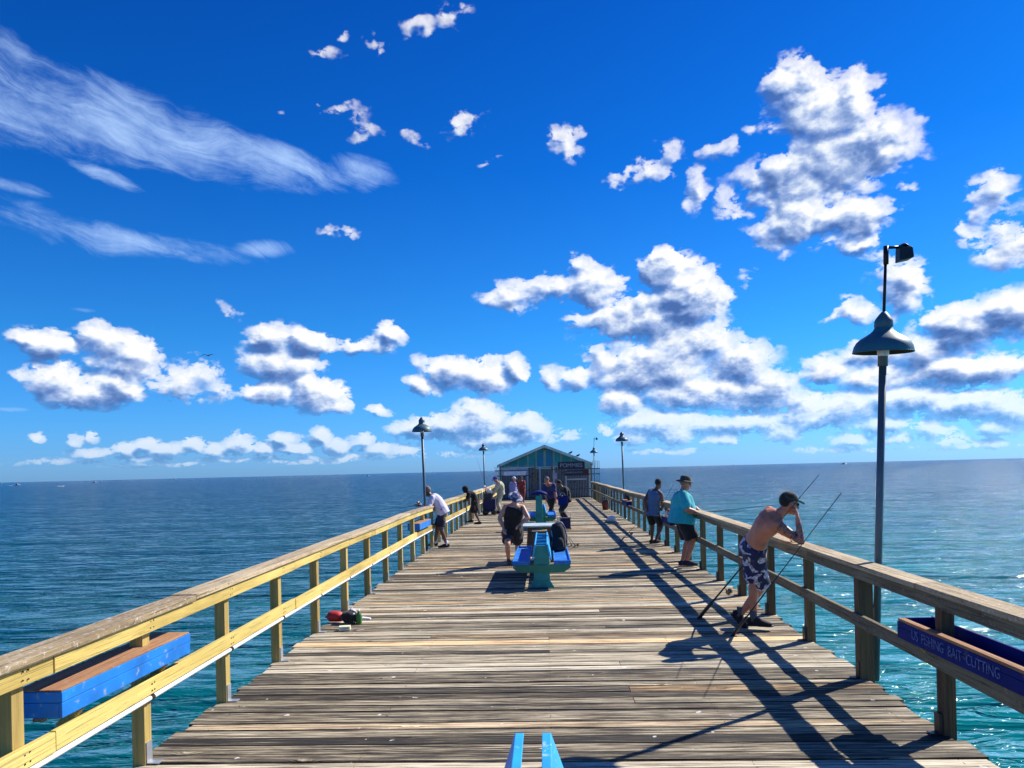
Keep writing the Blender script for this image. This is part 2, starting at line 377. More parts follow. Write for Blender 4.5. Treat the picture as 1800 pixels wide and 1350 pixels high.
# ------------------------------------------------------------------ materials
def newmat(name):
    m_ = bpy.data.materials.new(name); m_.use_nodes = True
    b = m_.node_tree.nodes['Principled BSDF']; return m_, NB(m_.node_tree), b
def bump(nb, b, h, strength=.3, dist=.01, normal=None):
    n = nb.n.new('ShaderNodeBump'); n.inputs['Strength'].default_value = strength; n.inputs['Distance'].default_value = dist
    nb.l.new(h, n.inputs['Height']); nb.l.new(n.outputs[0], b.inputs['Normal'])
    return n.outputs[0]
def tcobj(nb): return nb.n.new('ShaderNodeTexCoord').outputs['Object']
def wood(name, cols, axis=0, tone_amt=.5, crack=.6, speck=0.0, rough=.8, spread=.5, hair=1.0, knots=0, tints=False):
    m_, n, b = newmat(name); tc_ = tcobj(n)
    at_ = n.n.new('ShaderNodeAttribute'); at_.attribute_name = 'tone'; tone = at_.outputs['Fac']
    def sc_(a, c):
        v_ = [c, c, c]; v_[axis] = a; return tuple(v_)
    off = n.v('ADD', tc_, n.v('SCALE', n.xyz(tone, tone, tone), scale=37.0))
    if knots:                                # the grain swerves round knots
        kv = n.n.new('ShaderNodeTexVoronoi'); sq = [3.2]*3; sq[axis] = 1.15
        n.l.new(n.v('MULTIPLY', off, tuple(sq)), kv.inputs['Vector']); kv.inputs['Scale'].default_value = 1.0
        kn_ = n.mapr(kv.outputs['Distance'], .0, .16, 1, 0, 'SMOOTHSTEP')
        off = n.v('ADD', off, n.v('MULTIPLY', n.xyz(kn_, kn_, kn_), (.0, .035*knots, 0)))
    g1 = n.noise(n.v('MULTIPLY', off, sc_(.55, 9)), 2.2, 8, .62, dist=.4)
    g2 = n.noise(n.v('MULTIPLY', off, sc_(1.3, 44 if hair > 2 else 75)), 1.6, 5, .72)
    big = n.noise(off, .9, 3, .5)
    f = n.m('ADD', n.m('MULTIPLY', g1, spread), n.m('MULTIPLY', g2, .42*hair))
    f = n.m('ADD', f, n.m('MULTIPLY_ADD', big, (.5 if hair < 2 else .20), (-.25 if hair < 2 else -.10)))
    f = n.m('ADD', f, n.m('MULTIPLY_ADD', tone, tone_amt, -tone_amt/2))
    f = n.mapr(f, (.18 if hair < 2 else .60), (.78 if hair < 2 else 1.06))
    col = n.ramp(f, [(i/(len(cols)-1), c) for i, c in enumerate(cols)])
    cr = n.noise(n.v('MULTIPLY', off, sc_(.55, 30 if hair > 2 else 48)), 1.7, 4, .6, dist=.6)
    crk = n.mapr(cr, (.38 if hair < 2 else .40), (.43 if hair < 2 else .45), crack, 0)
    col = n.mix(crk, col, (.018, .014, .010, 1))
    if tints:
        x_, y_, _z = n.sep(tc_)              # nail heads over the joists, two or three to a board
        dx = n.m('ABSOLUTE', n.m('SUBTRACT', n.m('FRACT', n.m('MULTIPLY_ADD', x_, 1/1.32, .5)), .5))
        nl = n.m('MULTIPLY', n.mapr(dx, .005, .009, 1, 0), n.mapr(n.noise(n.v('MULTIPLY', tc_, (3, 1, 0)), 26, 1, .5), .60, .64))
        col = n.mix(n.m('MULTIPLY', nl, .85), col, (.03, .018, .010, 1))
        st_ = n.noise(tc_, .55, 5, .6); col = n.mix(n.mapr(st_, .56, .72, 0, .45), col, (.07, .055, .035, 1))
        dr = n.noise(tc_, 9, 2, .4); col = n.mix(n.mapr(dr, .735, .75, 0, .8), col, (.72, .70, .64, 1))
        tv = n.m('FRACT', n.m('MULTIPLY', tone, 7.31))
        col = n.mix(n.mapr(tv, .80, .95, 0, .55), col, n.mix(1.0, col, (1.5, 1.0, .50, 1), 'MULTIPLY'))
        tv2 = n.m('FRACT', n.m('MULTIPLY', tone, 3.77))
        col = n.mix(n.mapr(tv2, .75, .95, 0, .6), col, n.mix(1.0, col, (.55, .56, .50, 1), 'MULTIPLY'))
    if knots:
        kd = n.m('MULTIPLY', n.mapr(kv.outputs['Distance'], .035, .085, 1, 0), n.mapr(n.noise(off, 19, 3, .6), .42, .55)); col = n.mix(n.m('MULTIPLY', kd, .8), col, (.035, .022, .012, 1))
    if speck:
        sp = n.noise(off, 34, 4, .7); col = n.mix(n.mapr(sp, .56, .66, 0, speck), col, (.62, .56, .50, 1))
        sp2 = n.noise(off, 22, 4, .7); col = n.mix(n.mapr(sp2, .60, .70, 0, speck), col, (.06, .045, .03, 1))
    n.l.new(col, b.inputs['Base Color']); b.inputs['Roughness'].default_value = rough
    h = n.m('SUBTRACT', n.m('ADD', g1, n.m('MULTIPLY', g2, .6)), n.m('MULTIPLY', crk, 1.2))
    bump(n, b, h, .55, .006)
    return m_
def paint(name, col, rough=.5, wear=.25, wearcol=(.30, .26, .20), scale=9, metal=0, var=.18, spec=.5):
    m_, n, b = newmat(name); tc_ = tcobj(n)
    a = n.noise(tc_, scale, 8, .65); c = n.noise(tc_, scale*.25, 4, .5)
    dark = tuple(x*(1-var) for x in col); light = tuple(min(1, x*(1+var)) for x in col)
    cc = n.mix(n.mapr(c, .3, .7), (*dark, 1), (*light, 1))
    if wear: cc = n.mix(n.mapr(a, .66-.16*wear, .72-.1*wear), cc, (*wearcol, 1))
    n.l.new(cc, b.inputs['Base Color']); b.inputs['Roughness'].default_value = rough; b.inputs['Metallic'].default_value = metal
    b.inputs['Specular IOR Level'].default_value = spec
    bump(n, b, a, .12, .004)
    return m_
def cloth(name, col, col2=None, pat=None, rough=.9):
    m_, n, b = newmat(name); tc_ = tcobj(n)
    f1 = n.noise(tc_, 5, 4, .55, dist=.8); f2 = n.noise(tc_, 16, 4, .6, dist=1.0)
    cc = n.mix(n.mapr(f1, .3, .7), (*(x*.8 for x in col), 1), (*(min(1, x*1.12) for x in col), 1))
    if pat == 'stripe':
        x, y, z = n.sep(tc_)
        s = n.m('SINE', n.m('MULTIPLY', n.m('ADD', z, n.m('MULTIPLY', x, .7)), 75)); cc = n.mix(n.mapr(s, .35, .6), cc, (*col2, 1))
    if pat == 'floral':
        q = n.noise(n.v('ADD', tc_, n.v('SCALE', n.noise(tc_, 6, 2, .5, col=True), scale=.22)), 10.5, 1.0, .4)
        r_ = n.noise(tc_, 30, 2, .5)
        k = n.mapr(n.m('ADD', q, n.m('MULTIPLY', n.m('SUBTRACT', r_, .5), .10)), .525, .545)
        cc = n.mix(k, cc, (*col2, 1))
        q2 = n.noise(tc_, 24, 1, .4, dist=1.5); cc = n.mix(n.m('MULTIPLY', k, n.mapr(q2, .50, .46, 0, .8)), cc, (.12, .13, .2, 1))
    if pat == 'mottle':
        cc = n.mix(n.mapr(n.noise(tc_, 14, 3, .6), .48, .54), cc, (*col2, 1))
    n.l.new(cc, b.inputs['Base Color']); b.inputs['Roughness'].default_value = rough
    b.inputs['Sheen Weight'].default_value = .15
    bump(n, b, n.m('ADD', f1, n.m('MULTIPLY', f2, .4)), .8, .03)
    return m_
def skin(name, col, ink=False):
    m_, n, b = newmat(name); tc_ = tcobj(n)
    a = n.noise(tc_, 8, 4, .6); c = n.noise(tc_, 60, 3, .6)
    cc = n.mix(n.mapr(a, .3, .7), (col[0]*.78, col[1]*.68, col[2]*.66, 1), (col[0]*1.1, col[1]*1.1, col[2]*1.1, 1))
    if ink:
        q = n.noise(tc_, 26, 3, .5, dist=1.8); cc = n.mix(n.mapr(q, .44, .50, .9, 0), cc, (.018, .022, .03, 1))
    n.l.new(cc, b.inputs['Base Color']); b.inputs['Roughness'].default_value = .48
    b.inputs['Subsurface Weight'].default_value = 0.0
    bump(n, b, n.m('ADD', a, n.m('MULTIPLY', c, .3)), .25, .008)
    return m_
M_ = {}
M_['deck'] = wood('weathered deck boards', [(.012,.009,.005), (.06,.046,.027), (.25,.20,.125), (.48,.405,.27), (.74,.65,.47)], 0, .44, .98, 0, .85, .30, 3.3, 1.3, True)
M_['beam'] = wood('dark pier timber', [(.03,.024,.018), (.09,.07,.05), (.16,.13,.09)], 0, .2)
M_['yellow'] = wood('yellow rail timber', [(.36,.24,.05), (.62,.46,.12), (.78,.61,.19), (.86,.70,.27)], 1, .3, .35, 0, .7, .4, .6)
M_['yellow_v'] = wood('yellow post timber', [(.30,.20,.05), (.50,.36,.10), (.66,.50,.17), (.74,.58,.23)], 2, .3, .35, 0, .7, .4, .6)
M_['cap'] = wood('weathered rail cap', [(.13,.085,.04), (.36,.265,.14), (.56,.44,.26), (.72,.60,.40)], 1, .3, .7, .85, .85)
M_['grey'] = wood('shade-toned weathered rail', [(.05,.04,.022), (.15,.12,.065), (.24,.20,.11), (.36,.30,.17)], 1, .3, .6, .2, .85)
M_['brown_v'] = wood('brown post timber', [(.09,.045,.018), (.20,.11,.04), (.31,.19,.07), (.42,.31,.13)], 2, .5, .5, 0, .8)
M_['boxtop'] = wood('bare worn box top', [(.16,.06,.02), (.36,.16,.06), (.50,.29,.14), (.62,.47,.30)], 1, .2, .6, .2, .8)
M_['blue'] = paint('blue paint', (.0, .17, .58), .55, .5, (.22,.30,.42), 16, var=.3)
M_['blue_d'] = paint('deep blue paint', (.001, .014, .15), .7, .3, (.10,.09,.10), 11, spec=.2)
M_['sky'] = paint('light blue paint', (.02, .36, .78), .5, .45, (.4,.6,.7), 16)
M_['teal'] = paint('teal paint', (.01, .25, .22), .6, .45, (.1,.3,.25), 12)
M_['green'] = paint('green paint', (.02, .20, .12), .6, .45, (.1,.2,.15), 12)
M_['galv'] = paint('galvanised steel', (.45,.46,.47), .45, .2, (.25,.2,.15), 30, .6)
M_['pvc'] = paint('white conduit', (.80,.80,.78), .4, 0, var=.04)
M_['pole'] = paint('weathered steel pole', (.10,.13,.15), .5, .2, (.20,.13,.09), 14, .3)
M_['shade'] = paint('blue lamp enamel', (.03,.13,.17), .5, .8, (.16,.10,.08), 12, .0)
M_['shade_in'] = paint('rusted shade lining', (.055,.045,.02), .8, .3, (.12,.06,.03), 20)
M_['black'] = paint('black plastic', (.012,.012,.014), .45, 0)
M_['blackm'] = paint('black metal', (.02,.018,.018), .4, .1, (.10,.06,.04), 30, .5)
M_['white'] = paint('white plastic', (.78,.78,.78), .45, 0, var=.06)
M_['whitep'] = paint('scratched white paint', (.17,.22,.42), .8, 1.25, (.003,.02,.2), 70)
M_['red'] = paint('red nylon', (.62,.03,.02), .6, 0)
M_['brass'] = paint('worn brass reel', (.50,.28,.10), .35, .3, (.08,.06,.05), 60, .8)
M_['gls'] = paint('dark glass', (.01,.01,.012), .08, 0)
M_['navyc'] = cloth('navy nylon', (.012,.016,.07))
M_['blackc'] = cloth('black nylon', (.010,.010,.012))
M_['paper'] = paint('paper', (.80,.80,.82), .8, 0, var=.05)
M_['card'] = paint('pale card', (.70,.72,.45), .8, .2, (.12,.12,.1), 70)
M_['greenp'] = paint('green bottle', (.03,.16,.02), .3, 0)
M_['roof'] = paint('pale roof fascia', (.62,.64,.56), .7, .3, (.15,.14,.12), 6)
M_['rooft'] = paint('roof shingle', (.42,.48,.42), .85, .3, (.15,.16,.14), 8)
M_['gteal'] = paint('teal cladding', (.03,.36,.34), .6, .2, (.02,.12,.13), 6)
M_['gblue'] = paint('blue cladding', (.02,.26,.42), .6, .2, (.01,.08,.2), 6)
M_['gpale'] = paint('pale green batten', (.28,.44,.32), .6, .2, (.1,.2,.15), 6)
M_['dark'] = paint('dark interior', (.09,.10,.11), .9, 0)
M_['wallw'] = paint('off white wall board', (.75,.75,.80), .8, .3, (.2,.2,.24), 8)
M_['bars'] = paint('painted fence bars', (.34,.35,.34), .6, .8, (.04,.04,.04), 5)
M_['sign'] = paint('dark sign board', (.02,.025,.04), .6, .2, (.06,.06,.08), 10)
M_['signw'] = paint('sign lettering', (.42,.40,.46), .7, .9, (.2,.2,.25), 20)
M_['hull'] = paint('white hull', (.75,.76,.78), .4, 0)
M_['gull'] = paint('dark gull feathers', (.045,.05,.07), .8, 0)
M_['ttop'] = paint('table slats with painted glare', (.55,.66,.64), .35, .4, (.25,.3,.28), 12)  # white glare on the table top put into this pale colour
M_['dred'] = paint('dark red tub', (.10,.012,.012), .6, .1)

# ------------------------------------------------------------------ water
def water_mat():
    m_, n, b = newmat('sea water'); tc_ = n.n.new('ShaderNodeTexCoord').outputs['Object']
    x, y, z = n.sep(tc_)
    dist = n.v('LENGTH', n.xyz(x, y, 0.0))
    ld = n.m('LOGARITHM', n.m('MAXIMUM', dist, 1.0), 10.0)
    patch = n.noise(n.v('MULTIPLY', tc_, (.012, .03, 0)), 1.0, 5, .6, dist=.6)
    f = n.m('ADD', n.mapr(ld, 1.25, 2.7), n.m('MULTIPLY_ADD', patch, .5, -.25))
    # shallow turquoise over sand near the pier, deep blue farther out; right side painted lighter, as by reflected sky
    right_sheen = n.mapr(n.m('ADD', x, n.m('MULTIPLY_ADD', patch, 30, -15)), -22, 14)
    near = n.mix(right_sheen, (.000, .075, .088, 1), (.003, .20, .19, 1))
    col = n.mix(n.mapr(f, .05, .75), near, n.mix(n.mapr(f, .5, 1.2), (.000, .050, .100, 1), (.000, .040, .105, 1)))
    # swell, chop and ripples; each fades out with distance before it gets smaller than a pixel
    def wave(sx, sy, det, dst, rot):
        r = n.n.new('ShaderNodeVectorRotate'); r.rotation_type = 'Z_AXIS'; r.inputs['Angle'].default_value = rot
        n.l.new(tc_, r.inputs['Vector'])
        return n.noise(n.v('MULTIPLY', r.outputs[0], (sx, sy, 0)), 1.0, det, .58, dist=dst)
    w0 = wave(.004, .017, 4, .8, .05); w1 = wave(.035, .11, 4, .4, .12); w2 = wave(.28, .85, 4, .5, -.15); w3 = wave(1.3, 3.1, 3, .5, .2)
    w2f = n.mapr(ld, 2.3, 3.5, 1, .35); w3f = n.mapr(ld, 1.6, 2.6, 1, .0)
    w1r = n.m('SUBTRACT', 1.0, n.m('ABSOLUTE', n.m('MULTIPLY_ADD', w2, 2, -1)))
    h = n.m('ADD', n.m('ADD', n.m('MULTIPLY', w0, 9.0), n.m('MULTIPLY', w1, 4.6)), n.m('ADD', n.m('MULTIPLY', n.m('MULTIPLY', n.m('ADD', w2, n.m('MULTIPLY', w1r, .35)), w2f), 1.15), n.m('MULTIPLY', n.m('MULTIPLY', w3, w3f), .10)))
    nrm = bump(n, b, h, 1.0, .8)
    n.n.remove(b); out = [q for q in n.n if q.type == 'OUTPUT_MATERIAL'][0]
    df = n.n.new('ShaderNodeBsdfDiffuse'); gl = n.n.new('ShaderNodeBsdfAnisotropic'); fr = n.n.new('ShaderNodeFresnel'); mx = n.n.new('ShaderNodeMixShader')
    n.l.new(col, df.inputs['Color']); fr.inputs['IOR'].default_value = 1.333; gl.inputs['Color'].default_value = (.86, .98, 1, 1)
    n.l.new(n.mapr(ld, 1.3, 3.2, .05, .16), gl.inputs['Roughness'])
    for q in (gl, fr, df): n.l.new(nrm, q.inputs['Normal'])
    # wave slopes keep a real sea from mirroring fully even at a glance
    n.l.new(n.m('MINIMUM', fr.outputs[0], n.mapr(ld, 1.6, 3.0, .85, .56)), mx.inputs[0]); n.l.new(df.outputs[0], mx.inputs[1]); n.l.new(gl.outputs[0], mx.inputs[2])
    n.l.new(mx.outputs[0], out.inputs['Surface'])
    return m_
SEA = -5.5
mb = MB()
rings = [0, 8, 20, 50, 120, 300, 900, 3000, 10000, 45000]
NA = 48
for i, r in enumerate(rings):
    for j in range(NA):
        a = 2*math.pi*j/NA; mb.v.append((r*math.cos(a), r*math.sin(a), 0)); mb.tone.append(.5)
for i in range(len(rings)-1):
    for j in range(NA):
        a, b_ = i*NA+j, i*NA+(j+1) % NA
        mb.f.append((a, b_, b_+NA, a+NA)); mb.mi.append(0)
sea = mb.build('water', water_mat(), fixn=False)
bm = bmesh.new(); bm.from_mesh(sea.data); bmesh.ops.remove_doubles(bm, verts=bm.verts[:], dist=1e-4)
bmesh.ops.recalc_face_normals(bm, faces=bm.faces[:])
if bm.faces[0].normal.z < 0: bmesh.ops.reverse_faces(bm, faces=bm.faces[:])
bm.to_mesh(sea.data); bm.free()
sea.location = (0, 0, SEA); sea['kind'] = 'structure'

# ------------------------------------------------------------------ pier deck
def W(y): return 2.79 + .19*(1-math.exp(-max(0, y-4)/8.0)) + .0015*max(0, y)
def rise(y):
    t = min(1, max(0, (y-5)/13)); return .055*t*t*(3-2*t) + .008*math.sin(y*.9)*min(1, max(0, (y-9)/6))
mb = MB(); y = -4.0
while y < 62:
    wd = R.choice([.135, .14, .14, .15, .19, .24])*R.uniform(.96, 1.04)
    gap = R.choice([.009, .013, .017, .024])
    zt = R.uniform(-.004, .003); t = R.random(); ww = W(y)
    segs = [(-ww-R.uniform(-.03, .05), ww+R.uniform(-.03, .05))]
    if R.random() < .12:
        s = R.choice([-1.4, 0, 1.4, .7]); segs = [(segs[0][0], s-.003), (s+.003, segs[0][1])]
    for a, b_ in segs:
        t = min(1, max(0, R.gauss(.5, .27))); k = 14
        # a board is a strip of short lengths so that its edges can wander
        n0 = len(mb.v); vs = []; fs = []
        tw = R.uniform(-.004, .004)
        for i in range(k+1):
            x = a + (b_-a)*i/k; wob = mnoise.noise(V((x*.8, y*3, 1)))*.004
            for yy, zz in ((y, -.04), (y+wd, -.04), (y+wd-.003+wob, zt+tw), (y+.003+wob, zt-tw)):
                vs.append((x, yy, zz))
        for i in range(k):
            for j in range(4):
                p, q = i*4+j, i*4+(j+1) % 4; fs.append((p, p+4, q+4, q))
        fs.append((0, 1, 2, 3)); fs.append((k*4+3, k*4+2, k*4+1, k*4))
        mb.add(vs, fs, 0, t)
    y += wd + gap
deck = mb.build('deck', M_['deck']); deck['kind'] = 'structure'
mb = MB()
for X in (-2.62, -1.3, 0, 1.3, 2.62): mb.box(X-.06, X+.06, -4, 62, -.34, -.045)
mb.build('joists', M_['beam'], deck)
y = -1.6
while y < 62:
    o = MB().box(-3.0, 3.0, y-.14, y+.14, -.68, -.345).build('cross_beam', M_['beam'], deck)
    for X in (-2.35, 2.35): MB().cone((X, y, SEA-2), (X, y, -.69), .19, .16, 14, 0, False).build('pile', M_['beam'], deck, True)
    y += 5.6

# ------------------------------------------------------------------ railings
def make_railing(side, label):
    t = empty('railing', (side*2.8, 0, 0), label, 'railing', 'timber railings along the pier')
    S = side; T = lambda x: (x - side*2.8)
    fas, posm = ((M_['yellow'], M_['yellow_v']) if side < 0 else (M_['grey'], M_['brown_v']))  # right timber darker: weathering plus that side's shade put into its colour
    ys = ([-3.1, -1.75, -.4, .95, 2.32, 3.69, 4.96, 6.31, 7.66, 9.03, 10.45] if side < 0 else [-3.0, -1.6, -.2, 1.2, 2.6, 3.98, 5.40, 6.81, 8.27, 9.74, 11.18, 12.63]) + [(11.88 if side < 0 else 14.05) + 1.43*i for i in range(27)]
    ys = [q for q in ys if q < 48.2]
    lampy = LAMP_Y[side]
    for q in ys:
        w_ = W(q); X0 = S*(w_-.055); X1 = S*(w_+.035); dy = .045
        if side > 0 and abs(q-6.81) < .1: X0, X1, dy = S*(w_-.075), S*(w_+.050), .055
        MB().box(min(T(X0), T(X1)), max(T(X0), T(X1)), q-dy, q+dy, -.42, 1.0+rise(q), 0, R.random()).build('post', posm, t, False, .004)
        if 0 < q < 22:
            m = MB(); xa, xb = T(S*(w_-.06)), T(S*(w_-.055-.004)); fx = T(S*(w_-.14))
            x0_, x1_ = sorted((T(S*(w_-.0625)), T(S*(w_-.0555))))
            m.box(x0_-(.02 if side > 0 else 0), x1_+(0.0), q-.035, q+.035, .004, .15)
            x0_, x1_ = sorted((T(S*(w_-.063)), fx)); m.box(x0_, x1_, q-.033, q+.033, .005, .012)
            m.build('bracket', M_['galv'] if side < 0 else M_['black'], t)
    def board(name, a0, a1, z0, z1, mat, L_, joint=.006, ystart=-3.4):
        a = ystart
        while a < 48.2:
            b_ = min(a+L_, 48.4); m = MB(); tn = R.random(); k = max(2, int((b_-a)/.7)); vs = []; fs = []
            jz = R.uniform(-.004, .004); jx = R.uniform(-.004, .004)
            for i in range(k+1):
                yy = a + (b_-joint-a)*i/k; w_ = W(yy)+jx; r_ = rise(yy) * (1 if z0 > .8 else .6) + jz
                for xx, zz in ((a0, z0), (a1, z0), (a1, z1), (a0, z1)): vs.append((T(S*(w_+xx)), yy, zz+r_))
            for i in range(k):
                for j in range(4):
                    p, q_ = i*4+j, i*4+(j+1) % 4; fs.append((p, p+4, q_+4, q_))
            fs.append((0, 1, 2, 3)); fs.append((k*4+3, k*4+2, k*4+1, k*4))
            m.add(vs, fs, 0, tn); m.build(name, mat, t, False, .004)
            a = b_
    board('rail_cap', -.125, .075, 1.006, 1.046, M_['cap'], 4.9, ystart=-4.2)
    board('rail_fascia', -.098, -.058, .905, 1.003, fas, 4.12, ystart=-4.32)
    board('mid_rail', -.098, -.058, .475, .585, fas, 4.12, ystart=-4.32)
    if side < 0:
        pts = [(T(S*(W(q)-.085)), q, .452+rise(q)*.6) for q in [i*.8-3.4 for i in range(64)]]
        MB().tube(pts, .017, 10).build('conduit', M_['pvc'], t, True)
        for q in ys:
            if 0 < q < 14:
                m = MB(); m.cone((T(S*(W(q)-.085)), q-.02, .452+rise(q)*.6), (T(S*(W(q)-.085)), q+.02, .452+rise(q)*.6), .0205, .0205, 10, 0, False); m.build('conduit_strap', M_['blackm'], t)
    m = MB()                                    # bolt heads
    for q in ys:
        if q > 14: break
        for zz in (.93, .975, .505, .55):
            for dq in (-.018, .02):
                x = T(S*(W(q)-.0985+.0)); m.cone((x, q+dq+R.uniform(-.006, .006), zz+rise(q)+R.uniform(-.006, .006)), (x-S*.003, q+dq, zz+rise(q)), .0045, .0045, 8, 0, False)
    m.build('bolt_heads', M_['blackm'], t)['kind'] = 'stuff'
    return t
LAMP_Y = {1: [6.68, 29.0, 47.0], -1: [18.6, 37.5]}
make_railing(-1, 'sunlit yellow timber railing along the left side of the pier')
make_railing(1, 'shaded grey-brown timber railing along the right side of the pier')

# ------------------------------------------------------------------ lamps
def make_lamp(X, Y, tilt, label, extra=False):
    t = empty('pier_lamp', (X, Y, 0), label, 'lamp', 'lamps on poles along the railings')
    hk = .978 if extra else 1.0
    tl = lambda h: (tilt*h, -.06*h if extra else 0, h*(hk if h > 1 else 1))
    MB().tube([tl(-.05), tl(3.02)], .032, 14).build('pole', M_['pole'], t, True)
    MB().tube([tl(2.86), tl(3.05)], .042, 14).build('collar', M_['pole'], t, True)
    m = MB(); ax = (tilt, -.06 if extra else 0, 1)
    outer = [(.250, 0), (.248, .018), (.240, .052), (.220, .088), (.190, .118), (.148, .145), (.110, .168), (.085, .192), (.07, .225)]
    inner = [(r-.006, h-.004) for r, h in reversed(outer)]
    m.lathe(outer, tl(2.985), 40, 0, ax); m.lathe(inner, tl(2.985), 40, 1, ax); m.lathe([(.240, -.001), (.251, -.004), (.253, .004), (.244, .008)], tl(2.985), 40, 0, ax)
    m.build('lamp_shade', [M_['shade'], M_['shade_in']], t, True, fixn=False)
    m = MB(); m.lathe([(.07, 0), (.078, .012), (.076, .06), (.07, .072), (.066, .08), (.045, .11), (.02, .14), (.0, .145)], tl(3.205), 28, 0, ax)
    m.build('cap', M_['shade'], t, True)
    MB().ell(tl(2.99), .05, .05, .07).build('bulb', M_['white'], t, True)
    for zz in (.62, .95): MB().box(-(.05+.035) if X > 0 else .0, .0 if X > 0 else .085, -.03, .03, zz, zz+.03).build('pipe_strap', M_['blackm'], t)
    if extra:
        a = V(tl(3.34)); b_ = a + V((.028, 0, .50)); m = MB().tube([a, b_], .013, 10); m.build('mast', M_['blackm'], t, True)
        m = MB().tube([b_+V((0, 0, -.07)), b_+V((.004, 0, .09))], .022, 10); m.tube([b_+V((-.01, 0, .075)), b_+V((.13, 0, .078))], .013, 8); m.build('bracket_arm', M_['blackm'], t, True)
        c = b_+V((.155, 0, .02)); m = MB()
        m.hexa([c+V(p) for p in ((-.055,-.05,-.075),(.065,-.06,-.05),(.065,.06,-.05),(-.055,.05,-.075),(-.05,-.045,.06),(.06,-.05,.045),(.06,.05,.045),(-.05,.045,.06))])
        m.build('floodlight', M_['black'], t, False, .008)
        MB().loft([c+V((-.045, 0, .058)), c+V((.0, 0, .075)), c+V((.05, 0, .05))], [(.03, .01), (.04, .018), (.03, .01)], (0, 1, 0), 10).build('floodlight_hood', M_['black'], t, True)
    return t
make_lamp(2.975, 6.90, .018, 'large near blue lamp shade on a grey pole with a floodlight mast above it', True)
make_lamp(3.06, 29.0, -.012, 'blue shaded pole lamp on the right railing, halfway to the shed')
make_lamp(3.10, 46.8, .0, 'farthest right pole lamp, with a thin mast, in front of the shed roof', True)
make_lamp(-3.03, 18.6, -.018, 'blue shaded pole lamp rising behind the man in the white shirt')
make_lamp(-3.08, 37.5, -.006, 'far left pole lamp standing between the blue-capped man and the shed')

# ------------------------------------------------------------------ bait cutting boxes on the rails
def bait_box(side, y0, y1, label, open_top=False, letters=False, top=True):
    X = side*W(y0)
    xi, xo = side*(W((y0+y1)/2)-.150), side*(W((y0+y1)/2)+.125)
    t = empty('bait_table', ((xi+xo)/2, (y0+y1)/2, .655 if side < 0 else .60), label, 'bait table', 'blue bait cutting tables fixed to the railings')
    ox, oy, oz = t.location; L_ = (y1-y0)/2; x0, x1 = sorted((xi-ox, xo-ox))
    z0, zm, z1 = .0, .085, .155
    e = .018
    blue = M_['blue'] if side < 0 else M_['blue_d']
    m = MB()
    m.box(x0, x0+e, -L_, L_, z0, zm-.002); m.box(x1-e, x1, -L_, L_, z0, zm-.002)
    m.box(x0+e+.001, x1-e-.001, -L_, -L_+e, z0, zm-.002); m.box(x0+e+.001, x1-e-.001, L_-e, L_, z0, zm-.002)
    m.box(x0+e+.001, x1-e-.001, -L_+e+.001, L_-e-.001, z0+.004, z0+.02)
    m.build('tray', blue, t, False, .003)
    if open_top:
        m = MB(); m.box(x0, x0+.03, -L_, L_, zm, z1-.03) if side > 0 else m.box(x1-.03, x1, -L_, L_, zm, z1-.03)
        m.box(x1-.02, x1, -L_, L_, zm, z1) if side > 0 else m.box(x0, x0+.02, -L_, L_, zm, z1)
        m.box(x0+.031, x1-.021, L_-.02, L_, zm, z1-.005); m.box(x0+.031, x1-.021, -L_, -L_+.02, zm, z1-.02)
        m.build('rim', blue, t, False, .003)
        m = MB(); m.box(x0+.002, x0+.055, -L_+.01, L_-.01, z1-.028, z1-.006); m.build('worn_edge', M_['boxtop'], t, False, .003)
    else:
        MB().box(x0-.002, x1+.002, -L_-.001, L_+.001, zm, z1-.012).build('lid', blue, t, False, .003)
        MB().box(x0+.004, x1-.004, -L_+.004, L_-.004, z1-.011, z1-.002).build('worn_top', M_['boxtop'], t, False, .002)
    for yy in (-L_*.68, L_*.62):                # brackets back to the posts
        m = MB(); s = side
        m.bar((-s*.08, yy, -.003), (s*.03, yy, -.13), .04, .06, (0, 1, 0)); m.build('bracket', M_['yellow_v'], t, False, .003)
    m = MB()
    m.box(-.03, .03, -L_+.0, -L_+.03, -.02, .0-.001); m.box(-.03, .03, L_-.03, L_, -.02, -.001)
    m.build('hanger', M_['grey'], t)
    if letters:
        mt = Matrix.Translation((x0-.003, 0, .067)) @ Matrix.Rotation(rad(-90), 4, 'Z') @ Matrix.Rotation(rad(90), 4, 'X') @ Matrix.Diagonal((.82, 1, 1, 1))
        text_mesh('lettering', 'US  FISHING  BAIT  CUTTING', .10, M_['whitep'], mt, t, .0012)
    return t
bait_box(-1, 3.92, 5.38, 'bright blue bait box with a bare brown wooden top on the left railing')
bait_box(1, 4.28, 5.80, 'dark blue open bait tray with faded white lettering on the right railing', True, True)
bait_box(-1, 16.4, 18.0, 'blue bait box on the left railing below the man in the white shirt')
bait_box(1, 17.0, 18.25, 'blue bait box on the right railing carrying the white basket')
bait_box(1, 26.3, 28.0, 'far bait box in shadow on the right railing, beyond the man in the blue vest')

